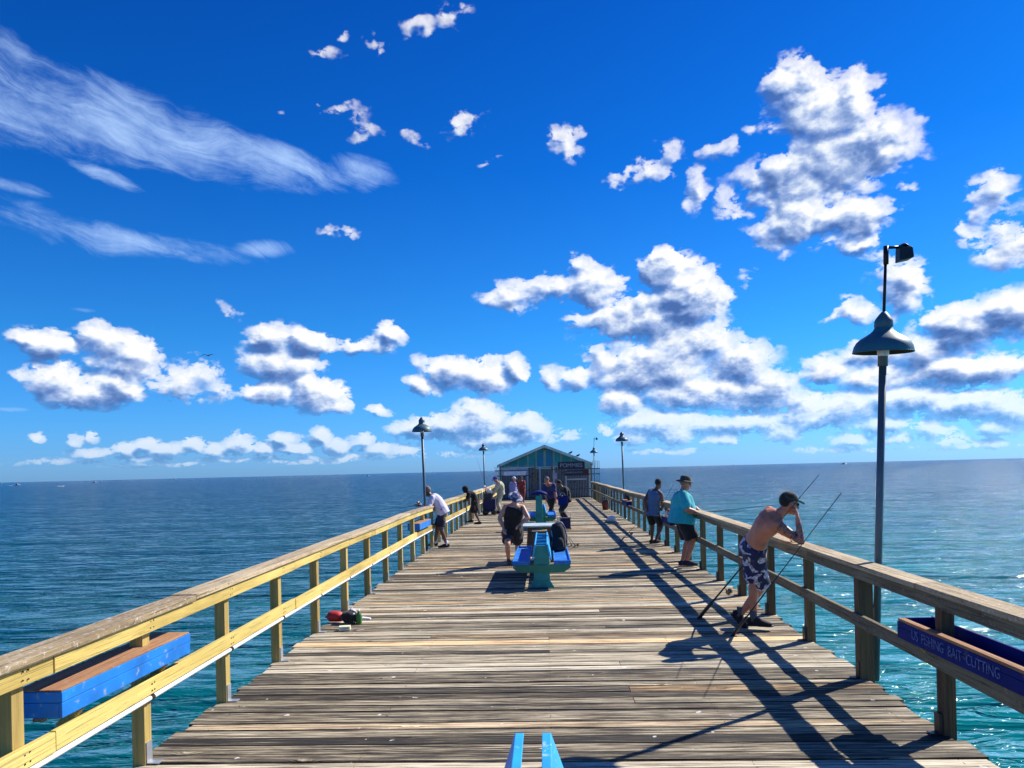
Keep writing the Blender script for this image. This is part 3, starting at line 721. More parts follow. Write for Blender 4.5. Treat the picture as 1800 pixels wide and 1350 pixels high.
# ------------------------------------------------------------------ benches down the middle
def make_bench(x, y0, L_, gap, label, back=.72, tkn=.013, low=0):
    t = empty('bench', (x, y0+L_/2, 0), label, 'bench', 'back-to-back benches down the middle of the pier')
    h = L_/2; g = gap/2
    for s in (-1, 1):
        yy = s*(h-.02); a, b_ = yy-.02, yy+.02
        MB().prism([(-.21, .012), (.21, .012), (.13, .12), (-.13, .12)], a-.012, b_+.012).build('foot', M_['teal'], t, False, .004)
        MB().prism([(-.13, .10), (.13, .10), (.13, .44), (g+.005+low*.1, back-.02-low), (-g-.005-low*.1, back-.02-low), (-.13, .44)], a, b_).build('end_panel', M_['teal'], t, False, .004)
        MB().prism([(-.36, .26), (.36, .26), (.47, .33), (.47, .385), (-.47, .385), (-.47, .33)], a-.018, a-.002).build('cross_beam', M_['green'], t, False, .003)
        MB().prism([(-.36, .26), (.36, .26), (.47, .33), (.47, .385), (-.47, .385), (-.47, .33)], b_+.002, b_+.018).build('cross_beam', M_['green'], t, False, .003)
    for s in (-1, 1):
        x0, x1 = sorted((s*.20, s*.48)); m = MB()
        m.box(x0, x1, -h-.03, h+.03, .388, .42)
        for q in (x0, x1-.02): m.box(q, q+.02, -h-.03, h+.03, .421, .455)
        m.box(x0+.021, x1-.021, -h-.03, -h-.01, .421, .455); m.box(x0+.021, x1-.021, h+.01, h+.03, .421, .455)
        m.build('seat', M_['blue'], t, False, .004)
        # slanted back board
        a = V((s*.15, 0, .46)); b_ = V((s*g, 0, back)); m = MB(); n_ = V((s*(b_-a).z, 0, -s*(b_-a).x*s)).normalized()*.011
        tk = V((s*tkn, 0, 0))
        m.hexa([V((a.x, -h-.03, a.z))-tk, V((a.x, -h-.03, a.z))+tk, V((a.x, h+.03, a.z))+tk, V((a.x, h+.03, a.z))-tk,
                V((b_.x, -h-.03, b_.z))-tk, V((b_.x, -h-.03, b_.z))+tk, V((b_.x, h+.03, b_.z))+tk, V((b_.x, h+.03, b_.z))-tk])
        m.build('backrest', M_['sky'], t, False, .004)
    for q in ((-.7, -.2, .3, .8) if not low else (-.7, -.2)):
        q *= h
        MB().box(-g+.016, g-.016, q-.02, q+.02, back-.045, back-.012).build('spacer', M_['sky'], t, False, .003)
    return t
make_bench(-.09, 12.15, 2.35, .20, 'blue and teal back-to-back bench with the black backpack on its right seat')
make_bench(-.085, 1.35, 2.08, .125, 'bright blue bench back poking into the bottom edge of the photo', .72, .021, .22)
make_bench(-.15, 24.3, 2.2, .20, 'teal bench behind the slatted table, under the blue domed post')

# teal post with a blue domed top
p = empty('domed_post', at(948, 907, 24.0), 'teal post with a rounded blue top standing in front of the grey-haired man', 'post')
p.location.z = 0
MB().prism([(-.115, .45), (.115, .45), (.105, 1.10), (-.105, 1.10)], -.10, .10).build('post', M_['teal'], p, False, .006)
MB().box(-.12, .12, -.105, .105, .0, .448).build('base', M_['teal'], p, False, .006)
m = MB(); m.loft([(-.25, 0, 1.13), (-.22, 0, 1.16), (-.10, 0, 1.20), (.02, 0, 1.215), (.14, 0, 1.19), (.24, 0, 1.15), (.27, 0, 1.12)], [(.10, .025), (.14, .045), (.17, .06), (.17, .065), (.17, .055), (.13, .04), (.09, .02)], (0, 1, 0), 14)
m.build('domed_top', M_['blue_d'], p, True)
# slatted table
tb = empty('table', (-.15, 15.9, 0), 'dark slatted table between the hatted woman and the black backpack', 'table')
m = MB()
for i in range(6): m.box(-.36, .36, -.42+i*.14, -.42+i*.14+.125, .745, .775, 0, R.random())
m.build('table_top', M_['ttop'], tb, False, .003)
for s in (-1, 1): MB().prism([(-.30, 0), (-.22, 0), (-.16, .70), (.16, .70), (.22, 0), (.30, 0), (.24, .742), (-.24, .742)], s*.34-.02, s*.34+.02).build('leg', M_['beam'], tb, False, .003)
MB().box(-.22, .22, -.318, .318, .12, .60).build('dark_base', M_['dark'], tb, False, .01)  # dark block filling the space below the table top

# ------------------------------------------------------------------ shed and gate at the end
sh = empty('shed', (0, 50, 0), 'gabled shed with blue and teal striped gable at the end of the pier', 'shed')
hw, ez, pz, dl = 3.02, 2.30, 3.52, 9.0
def gz(x): return pz - (pz-ez)*abs(x)/hw
edges = [-3.02, -2.5, -2.42, -1.85, -1.77, -1.2, -1.08, -.62, -.52, -.08, .08, .55, .66, 1.05, 1.17, 1.75, 1.83, 2.4, 2.48, 3.02]
kinds = ['gteal', 'gpale', 'gteal', 'gpale', 'gteal', 'gpale', 'gteal', 'gpale', 'gblue', 'gpale', 'gblue', 'gpale', 'gteal', 'gpale', 'gteal', 'gpale', 'gteal', 'gpale', 'gteal']
for a, b_, k in zip(edges[:-1], edges[1:], kinds):
    f = .0 if k != 'gpale' else -.012
    pr = [(a, 2.12), (b_, 2.12), (b_, gz(b_)-.02)] + ([(0, gz(0)-.02)] if a < 0 < b_ else []) + [(a, gz(a)-.02)]
    MB().prism(pr, f, .06).build('cladding_board' if k != 'gpale' else 'batten', M_[k], sh)
for s in (-1, 1):
    m = MB(); x0, x1 = s*.0, s*(hw+.18); z1_ = gz(hw+.18)
    m.hexa([(x0, -.55, pz), (x1, -.55, z1_), (x1, dl, z1_), (x0, dl, pz), (x0, -.55, pz+.07), (x1, -.55, z1_+.07), (x1, dl, z1_+.07), (x0, dl, pz+.07)])
    m.build('roof_slope', M_['rooft'], sh)
    m = MB(); m.hexa([(s*.002, -.60, pz-.10), (x1, -.60, z1_-.10), (x1, -.555, z1_-.10), (s*.002, -.555, pz-.10), (s*.002, -.60, pz+.085), (x1, -.60, z1_+.085), (x1, -.555, z1_+.085), (s*.002, -.555, pz+.085)])
    m.build('barge_board', M_['roof'], sh)
m = MB(); m.lathe([(.03, .0), (.1, -.05), (.11, -.12), (.0, -.14)], (.0, -.06, 3.3), 16); m.build('gable_lamp', M_['gpale'], sh)
MB().box(-3.0, -1.15, .0, .05, 1.62, 2.11).build('wall_panel', M_['wallw'], sh)
MB().box(-3.0, -1.15, .0, .05, .0, 1.61).build('lower_wall', M_['dark'], sh)
MB().box(-1.148, .55, .04, .09, .0, 2.11).build('doorway', M_['dark'], sh)  # solid panel, the darkness of the opening put into its colour
MB().box(.552, 3.0, .0, .05, .0, 2.11).build('lower_wall', M_['dark'], sh)
for X in (-3.0, -1.2, -.35, .6, 1.4, 3.0): MB().box(X-.05, X+.05, -.02, .0-.001, 0, 2.11).build('post', M_['wallw'], sh)
MB().box(-.9, -.45, -.01, .035, 1.2, 1.7).build('window', M_['gls'], sh)
MB().box(1.5, 2.8, -.03, -.002, 1.2, 1.28).build('counter', M_['wallw'], sh)
for s in (-1, 1): MB().box(s*3.0-.03, s*3.0+.03, .1, dl-.2, 0, 2.3).build('side_wall', M_['gteal'], sh)
g = empty('gate_fence', (0, 48.6, 0), 'tall barred security fence and gate across the pier in front of the shed', 'fence')
def gtop(x): return 2.20 + .035*(x+3.2)
m = MB(); x = -3.28
while x < 3.60:
    zb = .08 if abs(x) < 3.0 else -.45
    if not (-.62 < x < .42): m.box(x-.013, x+.013, -.013, .013, zb, gtop(x)+R.uniform(-.03, .05))
    x += .105
m.build('bars', M_['bars'], g)
for z_ in (1.93, 1.58, .62, .12):
    MB().box(-3.3, -.62, .015, .05, z_-.03, z_+.03).build('cross_rail', M_['blackm'], g)
    MB().box(.42, 3.6, .015, .05, z_-.03, z_+.03).build('cross_rail', M_['blackm'], g)
for X in (-2.95, -.66, .46, 3.02): MB().box(X-.05, X+.05, -.05, .052, -.1, 2.25).build('post', M_['grey'], g)
MB().box(-.60, .40, -.02, .02, 1.98, 2.06).build('lintel', M_['gpale'], g)
mg = MB(); x = -.56
while x < .38: mg.box(x-.011, x+.011, -.011, .011, .1, 1.97); x += .1
mg.build('gate_bars', M_['bars'], g)
MB().box(.85, 2.60, -.04, -.018, 1.93, 2.42).build('name_board', M_['sign'], g)
text_mesh('lettering', 'POMMIES', .36, M_['signw'], Matrix.Translation((1.72, -.044, 2.17)) @ Matrix.Rotation(rad(90), 4, 'X'), g)
MB().box(1.3, 2.85, -.04, -.018, 1.50, 1.85).build('lower_board', M_['sign'], g)
text_mesh('lettering', 'FISHING & FOOD', .16, M_['signw'], Matrix.Translation((1.95, -.044, 1.70)) @ Matrix.Rotation(rad(90), 4, 'X'), g)
MB().box(2.45, 2.80, -.06, -.042, 1.52, 1.86).build('red_panel', M_['dred'], g)
MB().box(.50, .78, -.07, -.052, 1.28, 1.72).build('notice', M_['signw'], g)
MB().box(2.62, 2.95, -.06, -.042, 1.95, 2.36).build('pale_panel', M_['gpale'], g)
MB().box(-2.7, -1.25, -.06, -.02, 1.60, 1.86).build('banner', M_['wallw'], g)

# ------------------------------------------------------------------ boats, birds
def make_boat(px, py, L_, label, cabin=True, wake=False):
    p_ = hz(px, py, SEA); d = math.hypot(p_.x, p_.y)
    t = empty('boat', (p_.x, p_.y, SEA), label, 'boat', 'small boats near the horizon', rz=R.uniform(-.3, .3))
    s = L_
    m = MB(); m.loft([(-.5*s, 0, .04*s), (-.3*s, 0, .035*s), (0, 0, .035*s), (.3*s, 0, .045*s), (.52*s, 0, .075*s)], [(.13*s, .055*s), (.15*s, .06*s), (.15*s, .06*s), (.11*s, .055*s), (.01*s, .03*s)], (0, 1, 0), 12)
    m.build('hull', M_['hull'], t, True)
    if cabin:
        MB().prism([(-.15*s, .09*s), (.16*s, .09*s), (.10*s, .2*s), (-.12*s, .2*s)], -.09*s, .09*s).build('cabin', M_['sign'], t)
        MB().box(-.16*s, .14*s, -.1*s, .1*s, .205*s, .222*s).build('cabin_roof', M_['hull'], t)
        MB().tube([(-.05*s, 0, .22*s), (-.09*s, 0, .42*s)], .006*s, 6).build('mast', M_['sign'], t)
    if wake:
        MB().loft([(-.5*s, 0, .0), (-1.0*s, 0, .0), (-1.5*s, 0, 0)], [(.16*s, .02*s), (.2*s, .015*s), (.05*s, .005*s)], (0, 1, 0), 10).build('wake', M_['white'], t, True)
make_boat(30, 853.5, 17, 'white motor boat with a foaming wake near the left edge of the sea', True, True)
make_boat(2, 850.5, 16, 'white boat cut by the left edge of the photo')
make_boat(106, 855.5, 9, 'small dark open boat between the wake boat and the cabin boat', False)
make_boat(166, 848.8, 17, 'dark cabin boat on the far left sea, largest of its cluster')
make_boat(178, 845.2, 22, 'tiny boat right behind the dark cabin boat, at the horizon')
make_boat(306, 842.8, 22, 'white speck of a boat on the horizon below the long low cloud bank')
make_boat(646, 836.6, 15, 'white cabin boat on the sea left of the second lamp')
make_boat(1483, 816.2, 24, 'grey boat on the horizon left of the big lamp pole')
make_boat(1290, 818.8, 28, 'tiny boat on the horizon above the shirtless man')
make_boat(762, 831.4, 24, 'tiny boat on the horizon just right of the white-shirted man and his lamp')
gl = empty('gull', at(366, 625, 58), 'dark gull gliding with bent wings in front of the left clouds', 'bird')
m = MB(); m.loft([(-.05, -.30, -.02), (-.02, -.18, 0), (0, 0, .0), (0, .14, .01), (0, .22, .02), (0, .27, .01)], [(.03, .008), (.05, .03), (.07, .06), (.045, .04), (.032, .03), (.008, .008)], (1, 0, 0), 10)
m.build('body', M_['gull'], gl, True)
for s in (-1, 1):
    m = MB(); m.loft([(s*.04, 0, .03), (s*.26, .05, .10), (s*.45, -.02, .06), (s*.60, -.14, -.08)], [(.09, .014), (.085, .010), (.06, .008), (.008, .004)], (0, 1, 0), 10); m.build('wing', M_['gull'], gl, True)
for (px, py, lb) in ((1003, 797, 'small dark bird perched on the right slope of the shed roof, nearer the ridge'), (1016, 800, 'larger dark bird perched low on the right slope of the shed roof')):
    q = at(px, py, 49.42); q.z = gz(q.x)+.09
    b_ = empty('perched_bird', q, lb, 'bird'); m = MB()
    m.loft([(-.16, 0, .06), (-.06, 0, .10), (.04, 0, .13), (.09, 0, .19), (.13, 0, .21)], [(.02, .015), (.06, .055), (.06, .06), (.04, .04), (.008, .008)], (0, 1, 0), 10); m.build('body', M_['gull'], b_, True)
    m = MB(); m.tube([(.0, .02, .0), (.02, .02, .10)], .008); m.tube([(.0, -.02, .0), (.02, -.02, .10)], .008); m.build('legs', M_['gull'], b_)

# ------------------------------------------------------------------ people
SK = {'tan': skin('tanned skin', (.54, .205, .11)), 'fair': skin('fair skin', (.55, .29, .20)), 'brown': skin('brown skin', (.16, .07, .04)), 'ink': skin('tattooed skin', (.36, .17, .11), True)}
def ik(a, c, l1, l2, pole):
    a, c = V(a), V(c); d = c-a; L_ = d.length
    if L_ > (l1+l2)*.999: c = a + d.normalized()*(l1+l2)*.999; d = c-a; L_ = d.length
    t = d.normalized(); x = (l1*l1-l2*l2+L_*L_)/(2*L_); h = math.sqrt(max(0, l1*l1-x*x))
    p = V(pole); p = p - t*p.dot(t)
    p = p.normalized() if p.length > 1e-4 else t.orthogonal().normalized()
    return a + t*x + p*h, c
def hand(mb, w_, d, n_, s, curl, side, fl=1.0):
    """palm from wrist w_ along d, palm facing n_, thumb on the `side` direction, fingers curled by curl (0..1)"""
    d, n_ = V(d).normalized(), V(n_); n_ = (n_ - d*n_.dot(d)).normalized(); q = V(side); q = (q - d*q.dot(d) - n_*q.dot(n_)).normalized()
    k = w_ + d*.088*s
    mb.loft([w_-d*.02*s, w_+d*.02*s, w_+d*.06*s, k, k+d*.012*s], [(.026*s, .020*s), (.032*s, .019*s), (.041*s, .017*s), (.040*s, .014*s), (.030*s, .009*s)], q, 12)
    for i, ln in enumerate((.074, .082, .077, .060)):
        b_ = k + q*(.030-.0205*i)*s - d*(.004 if i in (0, 2) else .0 if i == 1 else .010)*s; ang = curl*rad(38)+i*.03; dd = d; p0 = b_; r = .0090*s if i < 3 else .0078*s
        for j, fr in enumerate((.45, .31, .24)):
            a_ = ang*(1+.9*j); dd = (d*math.cos(a_) + n_*math.sin(a_)).normalized(); p1 = p0 + dd*ln*fr*s*fl
            mb.cone(p0, p1, r, r*.9, 8); p0, r = p1, r*.9
    b_ = w_ + d*.025*s + q*.026*s; t1 = b_ + (d*.6+q*.65+n_*.25*curl).normalized()*.040*s; t2 = t1 + (d*.9+q*.1+n_*.5*curl).normalized()*.030*s
    mb.cone(b_, t1, .0125*s, .0105*s, 8); mb.cone(t1, t2, .0105*s, .0085*s, 8)

def person(label, pelvis, neck, look, hands, feet, H=1.75, g=1.0, belly=0.0, face=(1, 0, 0), skn='tan', top=None, topmat=None, bottom='shorts', botmat=None,
           hat=None, hatmat=None, hatmat2=None, hair=None, hairmat=None, shoes=None, socks=None, glasses=False, elbows=None, knees=None, curl=.5, vox=.012, ink=False,
           headfwd=.35, palms=None, footdir=None, heel=None, hem=.13, kneelen=.78, group=None, bulge=.03, hairlen=0, shoulder=1.0, crouch=False):
    pelvis, neck, F = V(pelvis), V(neck), V(face).normalized(); look = V(look).normalized(); s = H/1.75
    up = (neck-pelvis).normalized(); Rt = F.cross(V((0, 0, 1))).normalized(); Rt = (Rt - up*Rt.dot(up)).normalized(); Fb = up.cross(Rt).normalized()   # chest direction
    if Fb.dot(F) < 0: Fb = -Fb
    root = empty('person', (pelvis.x, pelvis.y, 0), label, 'person', group)
    O = V((pelvis.x, pelvis.y, 0)); pelvis = pelvis-O; neck = neck-O
    hands = [V(h)-O for h in hands]; feet = [V(f)-O for f in feet]
    if not crouch:                           # stand on nearly straight legs
        need = max(math.sqrt(max(.01, (.985*.85*s)**2 - min(.5, (f.xy-pelvis.xy).length - .04)**2)) for f in feet[:1]) + .085*s + .05*s
        pelvis.z = need if pelvis.z < need or pelvis.z > need+.05 else pelvis.z
    TL = (neck-pelvis).length
    def sp(t): return pelvis.lerp(neck, t) - Fb*math.sin(math.pi*min(1, max(0, t)))*bulge*s
    tor = [(-.16, .10, .09), (-.08, .155, .115), (.04, .168, .122), (.20, .155, .112), (.36, .142, .105), (.55, .160, .115), (.72, .178, .120), (.86, .175, .105), (.95, .12, .08), (1.02, .062, .06)]
    def torso(mb, infl=0.0, t0=-9, t1=9, hemx=0):
        P_, Q = [], []
        for t, a, b in tor:
            if t < t0 or t > t1: continue
            bb = 1 + belly*math.exp(-((t-.28)/.28)**2)
            P_.append(sp(t) + Fb*belly*.05*s*math.exp(-((t-.28)/.28)**2)); Q.append((a*s*g*(1+.3*(bb-1))+infl, b*s*g*bb+infl))
        mb.loft(P_, Q, Rt, 18)
    # joints
    shd = [sp(.87) + Rt*k*.168*s*shoulder*(.6+.4*g) - Fb*.005 for k in (-1, 1)]
    hip = [pelvis + Rt*k*.088*s*(.5+.5*g) - up*.05*s for k in (-1, 1)]
    if elbows is None: elbows = [-Fb*.5+V((0, 0, -1))]*2
    if knees is None: knees = [F, F]
    el, wr = [], []
    for i in (0, 1):
        e, w_ = ik(shd[i], hands[i], .29*s, .255*s, elbows[i]); el.append(e); wr.append(w_)
    kn, an = [], []
    for i in (0, 1):
        k_, a_ = ik(hip[i], feet[i] + V((0, 0, .085*s)), .43*s, .42*s, knees[i]); kn.append(k_); an.append(a_)
    # head
    nd = (up*(1-headfwd) + look*headfwd + V((0, 0, 1))*.35).normalized()
    hu = (V((0, 0, 1)) - look*look.z).normalized() if abs(look.z) < .95 else up
    hr = look.cross(hu).normalized(); hc = neck + nd*.155*s
    mb = MB(); torso(mb)
    mb.cone(sp(.93), hc - hu*.03*s, .060*s*(.7+.3*g), .054*s*(.7+.3*g), 14)
    mb.ell(hc + hu*.028*s - look*.012*s, .074*s, .094*s, .093*s, hr, look, hu, 18, 12)
    mb.ell(hc - hu*.045*s + look*.028*s, .056*s, .060*s, .068*s, hr, look, hu, 16, 10)
    mb.ell(hc - hu*.098*s + look*.062*s, .024*s, .022*s, .020*s, hr, look, hu)            # chin
    mb.cone(hc + hu*.012*s + look*.080*s, hc - hu*.028*s + look*.106*s, .008*s, .014*s, 8)   # nose
    mb.ell(hc + hu*.028*s + look*.072*s, .050*s, .016*s, .012*s, hr, look, hu)            # brow
    mb.ell(hc - hu*.058*s + look*.080*s, .024*s, .012*s, .008*s, hr, look, hu)            # lips
    for k in (-1, 1): mb.ell(hc + hr*k*.074*s - look*.008*s - hu*.005*s, .012*s, .019*s, .032*s, hr, look, hu)
    for i in (0, 1):
        k = -1 if i == 0 else 1
        mb.ell(shd[i]-Rt*k*.01, .056*s*g, .054*s*g, .054*s*g, Rt, Fb, up); mb.cone(sp(.98)+Rt*k*.02, shd[i]+up*.004, .045*s, .046*s*g, 12)
        mb.cone(shd[i], el[i], .053*s*g, .040*s*g, 14); mb.cone(el[i], el[i].lerp(wr[i], .45), .040*s*g, .040*s*g, 14); mb.cone(el[i].lerp(wr[i], .4), wr[i], .040*s*g, .026*s, 14)
        fd = (wr[i]-el[i]).normalized()
        pn = palms[i] if palms else V((0, 0, -1))+Rt*-k*.3
        hand(mb, wr[i], fd if abs(fd.dot(V(pn).normalized())) < .9 else fd+Fb*.5, pn, s, curl if not isinstance(curl, tuple) else curl[i], -Rt*k + V((0, 0, .3)))
        mb.cone(hip[i]+up*.03*s, kn[i], .086*s*g, .056*s*(.6+.4*g), 16); mb.cone(kn[i], kn[i].lerp(an[i], .35), .054*s*(.6+.4*g), .056*s*(.6+.4*g), 14)
        mb.cone(kn[i].lerp(an[i], .33), an[i], .056*s*(.6+.4*g), .034*s, 14)
        fdv = V(footdir[i]).normalized() if footdir else F
        hl = (heel[i] if heel else 0)
        fx = (fdv*math.cos(hl) - V((0, 0, 1))*math.sin(hl)); a0 = an[i]; fdn = (V((0, 0, -1))*math.cos(hl) - fdv*math.sin(hl))
        mb.loft([a0-fx*.05*s+fdn*.055*s, a0+fx*.02*s+fdn*.045*s, a0+fx*.10*s+fdn*.058*s, a0+fx*.165*s+fdn*.068*s], [(.028*s, .022*s), (.034*s, .03*s), (.040*s, .020*s), (.030*s, .012*s)], fx.cross(fdn), 12)
    inkc = None
    if ink:
        e0, s0, w0 = el[1], shd[1], wr[1]
        def inkc(c):
            def dseg(a, b):
                t = max(0, min(1, (c-a).dot(b-a)/(b-a).length_squared)); return (c-(a+(b-a)*t)).length
            return 1 if (dseg(s0.lerp(e0, .12), e0) < .062 or dseg(e0, e0.lerp(w0, .6)) < .055) else 0
    remeshed(mb, 'body', [SK[skn], SK['ink']], root, vox, 4, inkc)
    cv = max(vox, .012)
    if top:
        mb = MB(); torso(mb, .018, t0=-hem-.02, t1=.97)
        if top in ('shirt', 'long', 'dress'):
            for i in (0, 1):
                d_ = el[i]-shd[i]
                mb.ell(shd[i], .072*s*g, .068*s*g, .066*s*g, Rt, Fb, up)
                mb.cone(shd[i], shd[i]+d_*(.72 if top != 'long' else 1.0), .070*s*g, .066*s*g, 14)
                if top == 'long': mb.cone(el[i], el[i].lerp(wr[i], .9), .056*s*g, .042*s, 14)
            mb.loft([sp(.94), sp(1.02)], [(.085*s, .085*s), (.068*s, .070*s)], Rt, 14)     # collar
        if top == 'dress':
            mb.loft([sp(.1), pelvis-V((0, 0, .3*s)), pelvis-V((0, 0, .5*s))], [(.17*s*g, .14*s*g), (.20*s*g, .17*s*g), (.22*s*g, .19*s*g)], Rt, 18)
        else:
            b0 = pelvis - up*hem*s*.9; mb.loft([sp(.14)+Fb*belly*.04, sp(0)+Fb*belly*.02, b0], [(.165*s*g+.02, .128*s*g*(1+belly*.6)+.02), (.175*s*g+.022, .135*s*g*(1+belly*.5)+.02), (.185*s*g+.022, .145*s*g*(1+belly*.4)+.02)], Rt, 20)
        remeshed(mb, {'dress': 'dress', 'vest': 'vest'}.get(top, 'shirt'), topmat, root, cv, 3, None, .007)
    if bottom:
        mb = MB(); mb.loft([sp(.12), sp(.0), pelvis-up*.08*s, pelvis-up*.14*s], [(.160*s*g+.012, .120*s*g+.012), (.174*s*g+.014, .128*s*g+.014), (.178*s*g+.014, .13*s*g+.014), (.15*s*g, .11*s*g)], Rt, 20)
        for i in (0, 1):
            L2 = kneelen if bottom == 'shorts' else 1.0
            e_ = hip[i].lerp(kn[i], L2)
            mb.loft([hip[i]+up*.05*s, hip[i].lerp(kn[i], .4), e_], [.098*s*g, .100*s*g, (.102 if bottom == 'shorts' else .075)*s*g], Rt, 16)
            if bottom == 'trousers': mb.loft([kn[i]-(kn[i]-hip[i])*.05, kn[i].lerp(an[i], .5), an[i]+V((0, 0, .01))], [.075*s*g, .068*s*g, .058*s*g], Rt, 14)
        remeshed(mb, bottom, botmat, root, cv, 2, None, .006)
    # shoes
    for i in (0, 1):
        fdv = V(footdir[i]).normalized() if footdir else F
        hl = (heel[i] if heel else 0); fx = (fdv*math.cos(hl) - V((0, 0, 1))*math.sin(hl)); fdn = (V((0, 0, -1))*math.cos(hl) - fdv*math.sin(hl)); a0 = an[i]
        if socks: MB().loft([a0+V((0, 0, .09*s)), a0+V((0, 0, .02)), a0+fdn*.03*s], [.041*s, .040*s, .045*s], Rt, 12).build('sock', socks, root, True)
        mb = MB(); sd_ = fx.cross(fdn)
        mb.loft([a0-fx*.075*s+fdn*.05*s, a0-fx*.06*s+fdn*.040*s, a0+fx*.0*s+fdn*.026*s, a0+fx*.07*s+fdn*.040*s, a0+fx*.14*s+fdn*.054*s, a0+fx*.195*s+fdn*.060*s, a0+fx*.212*s+fdn*.064*s],
                [(.022*s, .022*s), (.036*s, .040*s), (.042*s, .055*s), (.045*s, .042*s), (.049*s, .030*s), (.036*s, .022*s), (.015*s, .012*s)], sd_, 14, 0, 2.4)
        mb.loft([a0-fx*.082*s+fdn*.078*s, a0-fx*.06*s+fdn*.078*s, a0+fx*.02*s+fdn*.078*s, a0+fx*.13*s+fdn*.078*s, a0+fx*.20*s+fdn*.077*s, a0+fx*.222*s+fdn*.076*s],
                [(.024*s, .010*s), (.038*s, .011*s), (.041*s, .011*s), (.052*s, .011*s), (.038*s, .011*s), (.014*s, .009*s)], sd_, 14, 1, 3)
        mb.build('shoe', [shoes or M_['blackc'], M_['black']], root, True)
    # hat, hair, glasses, eyes
    hb = hc + hu*.028*s - look*.012*s
    if hair:
        mb = MB(); k_ = {'short': 1.06, 'bushy': 1.5}[hair]
        mb.ell(hb + hu*.014*s - look*.016*s, .076*k_*s, .088*k_*s, .092*k_*s, hr, look, hu, 18, 12)
        if hairlen: mb.loft([hb-look*.05*s, hb-look*.09*s-V((0, 0, .10)), hb-look*.08*s-V((0, 0, .12+hairlen))], [(.085*s, .06*s), (.09*s, .05*s), (.05*s, .03*s)], hr, 14)
        if hair == 'bushy': mb.ell(hb + look*.05*s - hu*.0*s, .085*s, .06*s, .085*s, hr, look, hu, 18, 12)
        o = remeshed(mb, 'hair', hairmat or M_['blackc'], root, cv, 1)
    if hat:
        mb = MB(); hm = [hatmat, hatmat2 or hatmat]; lean = hu
        if hat == 'cap':
            mb.loft([hb+hu*.012*s, hb+hu*.05*s, hb+hu*.085*s-look*.004*s, hb+hu*.108*s-look*.004*s, hb+hu*.118*s-look*.004*s], [(.084*s, .102*s), (.083*s, .100*s), (.068*s, .082*s), (.040*s, .05*s), (.008*s, .01*s)], hr, 24)
            mb.build('cap', hm, root, True)
            mb = MB(); mb.loft([hb+look*.070*s+hu*.026*s, hb+look*.10*s+hu*.024*s, hb+look*.14*s+hu*.012*s, hb+look*.168*s-hu*.002*s, hb+look*.176*s-hu*.006*s], [(.070*s, .005*s), (.078*s, .005*s), (.070*s, .005*s), (.045*s, .004*s), (.015*s, .003*s)], hr, 16)
            mb.build('cap_brim', hatmat2 or hatmat, root, True)
        else:
            br = .072 if hat == 'bucket' else .080
            mb.loft([hb+hu*.018*s, hb+hu*.06*s, hb+hu*.10*s, hb+hu*.118*s, hb+hu*.122*s], [(.088*s, .105*s), (.086*s, .102*s), (.078*s, .093*s), (.062*s, .075*s), (.01*s, .012*s)], hr, 24)
            mb.build('hat', hm, root, True)
            mb = MB(); n_ = 32; vs, fs = [], []
            for r_, h_ in ((0, .030), (.5, .022), (1, .002), (1, -.004), (.5, .015), (0, .022)):
                for j in range(n_):
                    th = 2*math.pi*j/n_; wv = .010*math.sin(3*th+1)*r_ - .012*abs(math.sin(th))*r_*0
                    vs.append(hb + hr*(.086+br*r_)*s*math.cos(th) + look*(.103+br*r_)*s*math.sin(th) + hu*(h_+wv)*s)
            for i in range(5):
                for j in range(n_): fs.append((i*n_+j, i*n_+(j+1) % n_, (i+1)*n_+(j+1) % n_, (i+1)*n_+j))
            for j in range(n_): fs.append((5*n_+j, 5*n_+(j+1) % n_, (j+1) % n_, j))
            mb.add(vs, fs); mb.build('hat_brim', hatmat2 or hatmat, root, True)
    for k in (-1, 1):
        if glasses:
            MB().ell(hc + hu*.008*s + look*.088*s + hr*k*.030*s, .026*s, .006*s, .018*s, hr, look, hu, 14, 8).build('sunglass_lens', M_['gls'], root, True)
        else:
            MB().ell(hc + hu*.008*s + look*.0735*s + hr*k*.028*s, .012*s, .010*s, .009*s, hr, look, hu, 12, 8).build('eye', M_['gls'], root, True)
    if glasses:
        mb = MB(); mb.tube([hc+hu*.014*s+look*.088*s-hr*.056*s, hc+hu*.016*s+look*.096*s, hc+hu*.014*s+look*.088*s+hr*.056*s], .003*s, 6)
        for k in (-1, 1): mb.tube([hc+hu*.014*s+look*.086*s+hr*k*.056*s, hc+hu*.010*s+hr*k*.078*s-look*.01*s], .0028*s, 6)
        mb.build('sunglass_frame', M_['gls'], root, True)
    return root, dict(el=[e+O for e in el], wr=[q+O for q in wr], hc=hc+O, sh=[q+O for q in shd])

C = {'floral': cloth('floral board shorts', (.012, .018, .075), (.62, .62, .68), 'floral'), 'aqua': cloth('aqua fishing shirt', (.02, .42, .46)), 'black': M_['blackc'],
     'steel': cloth('blue grey vest', (.07, .16, .30)), 'white': cloth('pale lilac shirt', (.66, .62, .74)), 'khaki': cloth('khaki shirt', (.50, .48, .33)),
     'stripe': cloth('striped shirt', (.05, .05, .30), (.62, .62, .85), 'stripe'), 'red': cloth('dark red shirt', (.22, .03, .03)), 'navy': cloth('navy shirt', (.03, .035, .13)),
     'camo': cloth('dark cap cloth', (.05, .05, .04), (.02, .02, .015), 'mottle'), 'greyhat': cloth('grey hat cloth', (.36, .36, .42), (.08,.08,.18), 'mottle'), 'olive': cloth('dark olive hat', (.07, .055, .04)),
     'whitec': cloth('white cap cloth', (.78, .78, .80)), 'bluec': cloth('blue cap cloth', (.04, .06, .40)), 'hairg': cloth('grey brown hair', (.24, .17, .13)), 'dk': cloth('dark denim', (.02, .02, .045))}

